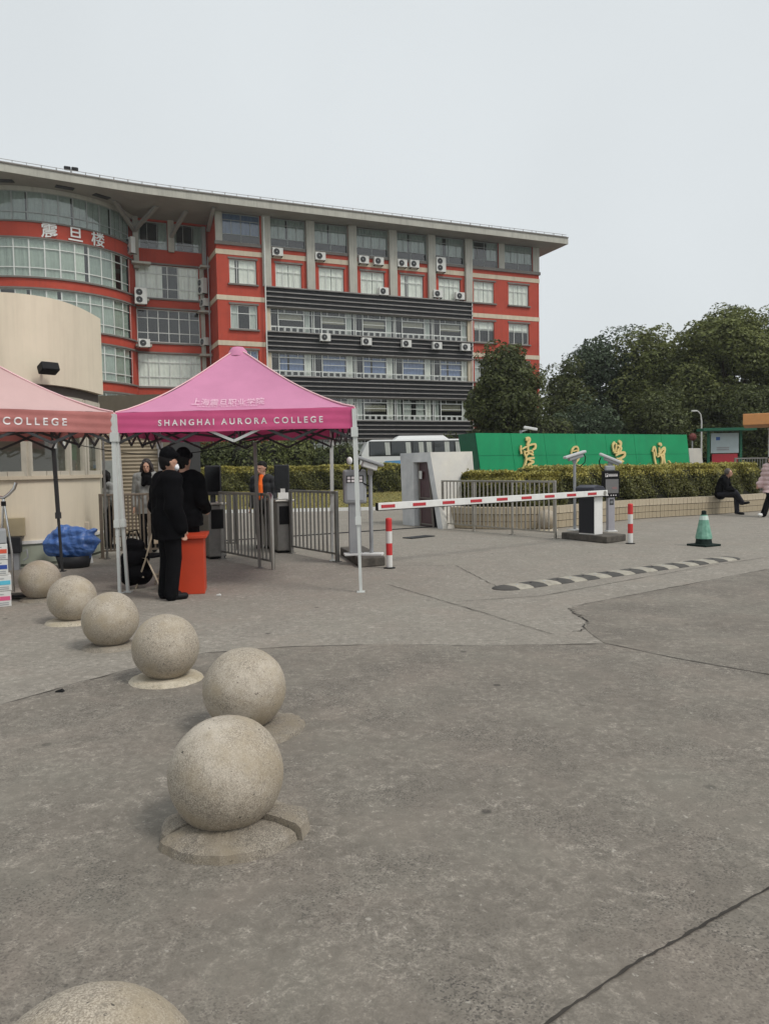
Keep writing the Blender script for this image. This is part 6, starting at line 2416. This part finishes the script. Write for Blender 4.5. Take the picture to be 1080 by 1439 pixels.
def bush(name, label, cat, x, y, z0, w, d, h, nleaf, size, M, seed, group=None, trunk=True):
    r = np.random.default_rng(seed)
    t = thing(name, label, cat, (x, y, z0), 0, group)
    nc = 16
    cc = np.column_stack([r.uniform(-w / 2, w / 2, nc) * .75, r.uniform(-d / 2, d / 2, nc) * .7, r.uniform(.35, .8, nc) * h])
    rad = r.uniform(.2, .34, nc) * min(w, h)
    k = r.integers(0, nc, nleaf)
    dr_ = r.normal(0, 1, (nleaf, 3))
    dr_ /= np.linalg.norm(dr_, axis=1)[:, None]
    pos = cc[k] + dr_ * (rad[k] * r.uniform(.75, 1.08, nleaf))[:, None]
    pos[:, 2] = np.clip(pos[:, 2], .03, None)
    put('foliage', leaves_mesh('foliage', pos, dr_ + [0, 0, .3], size, M, .6, seed), t)
    b = MB().use(TWIGSHADE)
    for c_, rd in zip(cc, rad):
        b.sphere(c_, rd * .72, 10)  # dark balls stand in for the shade inside; tubes below are branches
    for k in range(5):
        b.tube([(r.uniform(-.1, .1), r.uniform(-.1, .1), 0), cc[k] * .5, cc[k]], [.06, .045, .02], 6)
    b.build('shade_core', None, t)
    return t


bush('bush', 'dark wide bush behind the flat hedge, left of the man in orange', 'bush', -9.8, 45.5, .6, 5.5, 2.6, 3.2, 11000, .2, LEAFD, 201, 'bushes before the building')
bush('bush', 'olive bush behind the flat hedge right above the man in orange', 'bush', -6.0, 45.5, .6, 4.6, 2.6, 3.2, 11000, .2, LEAFO, 202, 'bushes before the building')
bush('bush', 'dark low bush left of the bus front behind the flat hedge', 'bush', -2.9, 45.8, .6, 3.6, 2.4, 2.3, 8000, .2, LEAFD, 203, 'bushes before the building')
bush('bush', 'dark bush glimpsed behind the guards over the picket railing', 'bush', -13.0, 41, .5, 5.5, 2.6, 3.3, 10000, .2, LEAFO, 205, 'bushes before the building')


# ------------------------------------------------------------------ trees
def tree(label, x, y, h, w, M, nleaf, size, seed, base=.22, group='trees beyond the gate', d=None, lean=0.0, tr=.22, z0=0.0, sparse=1.0, name='tree', dark_core=True):
    r = np.random.default_rng(seed)
    d = d or w
    t = thing(name, label, 'tree', (x, y, z0), 0, group)
    # limbs
    b = MB().use(BARK)
    th = h * (base + .25)
    b.tube([(0, 0, -.05), (lean * .2, 0, th * .4), (lean * .5, .1, th), (lean * .8, 0, h * .72)], [tr, tr * .82, tr * .6, tr * .2], 10)
    nc = 44
    cl = []
    for _ in range(nc):
        u = r.normal(0, 1, 3)
        u /= np.linalg.norm(u)
        u *= r.uniform(.25, 1) ** .45
        zz = h * (base + (1 - base) * (.5 + .46 * u[2]))
        prof = 1.0 - .35 * max(0, u[2]) ** 2 - .15 * max(0, -u[2]) ** 2
        cl.append((lean * zz / h + u[0] * w * .40 * prof, u[1] * d * .40 * prof, zz))
    cl = np.array(cl)
    rad = r.uniform(.105, .19, nc) * (w + h) * .5
    for k in range(9):
        c_ = cl[k]
        s_ = Vector((lean * .4, 0, th * r.uniform(.6, 1.0)))
        m_ = s_.lerp(Vector(c_), .5) + Vector((0, 0, -.15 * h * .1))
        b.tube([s_, m_, Vector(c_)], [tr * .45, tr * .28, tr * .08], 7)
    b.build('trunk', None, t)
    k = r.integers(0, nc, nleaf)
    dr_ = r.normal(0, 1, (nleaf, 3))
    dr_ /= np.linalg.norm(dr_, axis=1)[:, None]
    rr_ = r.uniform(0, 1, nleaf) ** .33
    # lumpy clumps so that the outline is uneven
    lump = 1 + .18 * np.sin(dr_[:, 0] * 5 + k) * np.sin(dr_[:, 2] * 6 + k * 1.7)
    pos = cl[k] + dr_ * (rad[k] * (.72 + .34 * rr_) * lump)[:, None] * np.array([1, 1, .8])
    pos[:, 2] = np.clip(pos[:, 2], h * base * .55, None)
    put('crown', leaves_mesh('crown', pos, dr_ * .8 + np.array([0, 0, .75]), size, M, .55, seed + 1), t)
    return t


tree('dense rounded dark evergreen before the right end of the red building', 6.9, 43.0, 8.5, 4.5, LEAFD, 36000, .2, 301, .2, group='trees beyond the gate')
bush('bush', 'dark spreading shrub at the left foot of the rounded evergreen', 'bush', 4.6, 42.5, .0, 2.8, 2.4, 4.0, 9000, .18, LEAFD, 206, 'bushes before the building')
bush('bush', 'dark shrub at the right foot of the rounded evergreen', 'bush', 8.9, 42.8, .0, 3.0, 2.4, 4.6, 9000, .18, LEAFD, 207, 'bushes before the building')
tree('small olive tree at the left end of the tree group beside the building corner', 12.6, 52.5, 8.8, 4.4, LEAFD, 20000, .22, 302, .1)
tree('bluish dark tall tree second in the group right of the building', 15.9, 55, 11.6, 6.2, LEAFB, 34000, .24, 303, .1)
tree('olive broad tree in the middle of the tree group', 18.6, 52, 11.0, 6.8, LEAFO, 34000, .24, 304, .12)
tree('dark tree filling the gap in the middle of the tree group', 22.6, 57, 11.2, 6.0, LEAFD, 22000, .25, 305, .1)
tree('tall broad olive tree with gaps in its crown at the right of the photo', 21.8, 49.0, 11.3, 8.2, LEAFO, 40000, .24, 306, .22, tr=.3)
tree('tall tree cut off by the right edge of the photo', 27.2, 51.0, 11.6, 8.0, LEAFO, 34000, .25, 307, .2, tr=.3)
tree('lower dark tree behind the green wall centre', 12.0, 46.0, 5.6, 6.0, LEAFB, 17000, .2, 308, .05)
tree('lower dark tree behind the right half of the green wall', 16.5, 45.0, 6.0, 6.4, LEAFD, 18000, .2, 309, .05)
tree('lower dark tree by the street lamp', 20.5, 45.5, 6.2, 6.2, LEAFD, 18000, .2, 310, .05)
tree('low dark tree behind the billboard', 22.6, 43.5, 6.0, 5.6, LEAFD, 16000, .2, 311, .06)
r = np.random.default_rng(88)
# dense shrub belt closing the view under the crowns
n = 42000
bx_, by_ = r.uniform(8, 36, n), r.normal(60, 1.2, n)
bz_ = r.uniform(0, 1, n) ** .8 * (5.0 + 1.2 * np.sin(bx_ * .9) + .6 * np.sin(bx_ * 2.7))
put('undergrowth', leaves_mesh('undergrowth', np.column_stack([bx_, by_, bz_]), np.tile([0, -.7, .4], (n, 1)), .34, LEAFD, .7, 89), kind='stuff')
# far wood that closes the horizon on both sides
n = 30000
an = r.uniform(-1.0, 1.05, n)
ds = r.normal(150, 6, n)
fz = r.uniform(0, 1, n) ** .8 * (9 + 2.5 * np.sin(an * 31) + 1.5 * np.sin(an * 83))
put('far_wood', leaves_mesh('far_wood', np.column_stack([ds * np.sin(an), ds * np.cos(an), fz]), np.tile([0, -.7, .4], (n, 1)), 1.5, LEAFD, .7, 91), kind='stuff')

# ------------------------------------------------------------------ bus
BX, BY = -1.35, 41.0
t = thing('bus', 'white coach with curtained windows and a blue swoosh parked behind the marble gate housing', 'bus', (BX, BY, 0), R(6))
BUSW = mat('bus_white', (.68, .69, .68), .3, var=.03)
prf = [(0.0, .45), (.0, 1.5), (.18, 2.35), (.5, 3.02), (.75, 3.12), (6.5, 3.12), (6.75, 2.95), (6.85, 2.3), (6.85, .45)]
b = MB().use(BUSW)
b.hexa([(x, 0, z) for x, z in prf], [(x, 2.4, z) for x, z in prf])
b.build('body', None, t, bevel=.08)
DG = mat('bus_glass', (.022, .026, .027), .06, spec=.9)
b = MB().use(DG)
wins = [(.62, 1.75), (1.8, 2.9), (2.95, 4.05), (4.1, 5.2), (5.25, 6.35), (6.38, 6.7)]
for xa, xb in wins:
    MB().use(DG).bx(xa, xb, -.012, .02, 2.28, 3.0).build('window', None, t, bevel=.02)
MB().use(mat('black_strip', (.01, .01, .011), .4)).bx(.58, 6.72, -.006, .02, 2.24, 3.04).build('window_band', None, t)
b = MB().use(CURT)
for x in (1.5, 2.62, 3.32, 3.75, 4.72, 5.32):
    vs, fs = [], []
    for i in range(9):
        xx = x + .26 * i / 8 - .02
        vs += [(xx, -.02 - .006 * math.sin(i * 2.4), 2.3), (xx - .05, -.02 - .006 * math.sin(i * 2.4), 2.97)]
    fs = [(2 * i, 2 * i + 2, 2 * i + 3, 2 * i + 1) for i in range(8)]
    MB().use(CURTG).add(vs, fs).build('curtain', None, t)
b = MB().use(DG)
b.add([(.0 - .004, .15, 1.55), (-.004, 2.25, 1.55), (.175, 2.25, 2.35), (.175, .15, 2.35)], [(0, 1, 2, 3)])
b.build('windscreen', None, t)
b = MB().use(BUSW)
b.hexa([(2.0, .4, 3.12), (5.0, .4, 3.12), (5.0, 2.0, 3.12), (2.0, 2.0, 3.12)], [(2.25, .5, 3.34), (4.7, .5, 3.34), (4.7, 1.9, 3.34), (2.25, 1.9, 3.34)])
b.build('roof_unit', None, t, bevel=.05)
SW = mat('blue_swoosh', (.1, .28, .5), .35)
b = MB().use(SW)
b.add([(1.1, -.004, 1.72), (1.45, -.004, 1.98), (3.2, -.004, 2.05), (5.5, -.004, 1.9), (5.4, -.004, 1.5), (2.6, -.004, 1.6)], [(0, 5, 4, 3, 2, 1)])
b.build('swoosh', None, t)
for x in (1.25, 5.2):
    b = MB().use(BLACKM)
    b.lathe([(0, -.14), (.44, -.14), (.47, -.08), (.47, .1), (0, .1)], 24)
    b.v = [(x + v[0], .1 + v[2], .47 + v[1]) for v in b.v]
    w = b.build('wheel', None, t)
    b = MB().use(GREYP)
    b.lathe([(0, -.02), (.25, -.02), (.26, .0)], 20)
    b.v = [(x + v[0], -.05 + v[2], .47 + v[1]) for v in b.v]
    b.build('rim', None, w)
MB().use(GREYP).tube([(.4, -.05, 2.95), (.0, -.25, 2.95), (-.15, -.3, 2.7)], .03, 6).build('mirror_arm', None, t)
MB().use(GREYP).bx(-.28, -.08, -.4, -.25, 2.15, 2.72).build('mirror', None, t, bevel=.03)
# dark red vehicle roof behind
t = thing('maroon_van', 'dark red van roof showing just behind the rear of the white coach', 'van', (3.6, 44.2, 0), R(6))
MR = mat('maroon_paint', (.16, .012, .03), .3)
prf = [(0, .4), (0, 2.6), (.2, 3.3), (4.8, 3.3), (5.0, 3.1), (5.0, .4)]
MB().use(MR).hexa([(x, 0, z) for x, z in prf], [(x, 2.0, z) for x, z in prf]).build('body', None, t, bevel=.08)
MB().use(DG).bx(.4, 4.6, -.01, .02, 2.2, 2.8).build('window', None, t)
for x in (.9, 4.1):
    b = MB().use(BLACKM)
    b.lathe([(0, -.1), (.4, -.1), (.4, .1), (0, .1)], 20)
    b.v = [(x + v[0], .05 + v[2], .4 + v[1]) for v in b.v]
    b.build('wheel', None, t)

# ------------------------------------------------------------------ right background: lamp, billboard, canopy, fence
q = aty(985, 578, 40)
t = thing('street_lamp', 'thin pale street lamp with a curved top behind the white marble block', 'street lamp', (q.x, 40, 0))
MB().use(mat('pale_steel', (.5, .5, .48), .5)).tube([(0, 0, 0), (0, 0, q.z - .5), (-.05, 0, q.z - .15), (-.2, -.05, q.z), (-.32, -.08, q.z + .02)], [.05, .04, .032, .028, .028], 8).build('pole', None, t)
MB().use(mat('pale_steel', (.5, .5, .48), .5)).box((-.42, -.1, q.z + .02), (.3, .14, .08)).build('lamp_head', None, t, bevel=.02)

a_, c_ = aty(998, 606, 35), aty(1036, 606, 35)
bw_ = c_.x - a_.x
t = thing('billboard', 'pale blue and red notice board under a dark green roof behind the hedge', 'notice board', (a_.x, 35, 0), R(-3))
for x in (-.1, bw_ + .1):
    MB().use(GREEND).bx(x - .05, x + .05, -.05, .05, 0, 3.1).build('post', None, t)
MB().use(mat('pale_blue_board', (.42, .5, .52), .5, var=.06)).bx(0, bw_, -.03, .03, 2.02, 2.92).build('upper_board', None, t)
MB().use(mat('red_board', (.4, .035, .05), .5, var=.1)).bx(.05, bw_ - .05, -.04, .02, 1.4, 1.98).build('lower_board', None, t)
MB().use(GREEND).bx(-.5, bw_ + .6, -.5, .4, 3.02, 3.14).build('roof', None, t)
MB().use(mat('blue_mark', (.05, .12, .35), .5)).bx(.22, .4, -.036, -.031, 2.6, 2.75).build('blue_mark', None, t)
for k in range(2):
    MB().use(GREYP).bx(.25, .8, -.036, -.031, 2.14 + .09 * k, 2.2 + .09 * k).build('print_line', None, t)

a_ = aty(1043, 589, 30)
t = thing('orange_canopy', 'flat orange-edged shelter roof on pale columns at the right edge', 'shelter', (a_.x, 30, 0), R(-26))
ORG = mat('orange_fascia', (.62, .28, .1), .6, var=.08)
MB().use(ORG).bx(0, 4.5, -.1, 3.0, 3.02, 3.45).build('fascia', None, t, bevel=.02)
MB().use(CREAM).bx(.95, 1.25, .2, .5, 0, 3.018).build('column', None, t)
MB().use(CREAM).bx(3.8, 4.1, .2, .5, 0, 3.018).build('column', None, t)
b = MB().use(WHITEP)
lt = thing('lattice_panel', 'pale barred panel under the orange shelter roof at the right edge', 'panel', (a_.x + 1.3, 30.6, 0))
for k in range(22):
    MB().use(WHITEP).bx(.11 * k, .11 * k + .035, -.02, .02, .4, 2.9).build('bar', None, lt)
for z in (.4, 1.6, 2.86):
    MB().use(WHITEP).bx(-.02, 2.4, -.03, .03, z, z + .06).build('rail', None, lt)
railing('railing', 'thin far railing behind the hedge below the notice board', (13.0, 28.5), (17.5, 30.5), 1.75, (.0, .33, .66, 1.0), 36, STEELD, low=.2)
MB().use(REDP)
q = aty(972, 614, 33)
t = thing('round_sign', 'small round reddish sign behind the right end of the green wall', 'sign', (q.x, 33, 0))
MB().use(GREYP).tube([(0, 0, 0), (0, 0, q.z)], .03, 8).build('post', None, t)
b = MB().use(mat('dull_red', (.14, .035, .03), .7))
b.lathe([(0, -.02), (.16, -.02), (.16, .02), (0, .02)], 20)
b.v = [(v[0], -.04 + v[2], q.z + v[1]) for v in b.v]
b.build('disc', None, t)

# ------------------------------------------------------------------ smoggy air
hz = bpy.data.materials.new('haze')
hz.use_nodes = True
hn, hl_ = hz.node_tree.nodes, hz.node_tree.links
hn.remove(hn['Principled BSDF'])
pv_ = hn.new('ShaderNodeVolumePrincipled')
pv_.inputs['Color'].default_value = (.93, .95, .97, 1)
pv_.inputs['Density'].default_value = HAZE
pv_.inputs['Anisotropy'].default_value = 0.2
hl_.new(pv_.outputs[0], hn['Material Output'].inputs['Volume'])
MB().use(hz).bx(-405, 405, -35, 905, -1.0, 27.0).build('haze', None, kind='stuff')
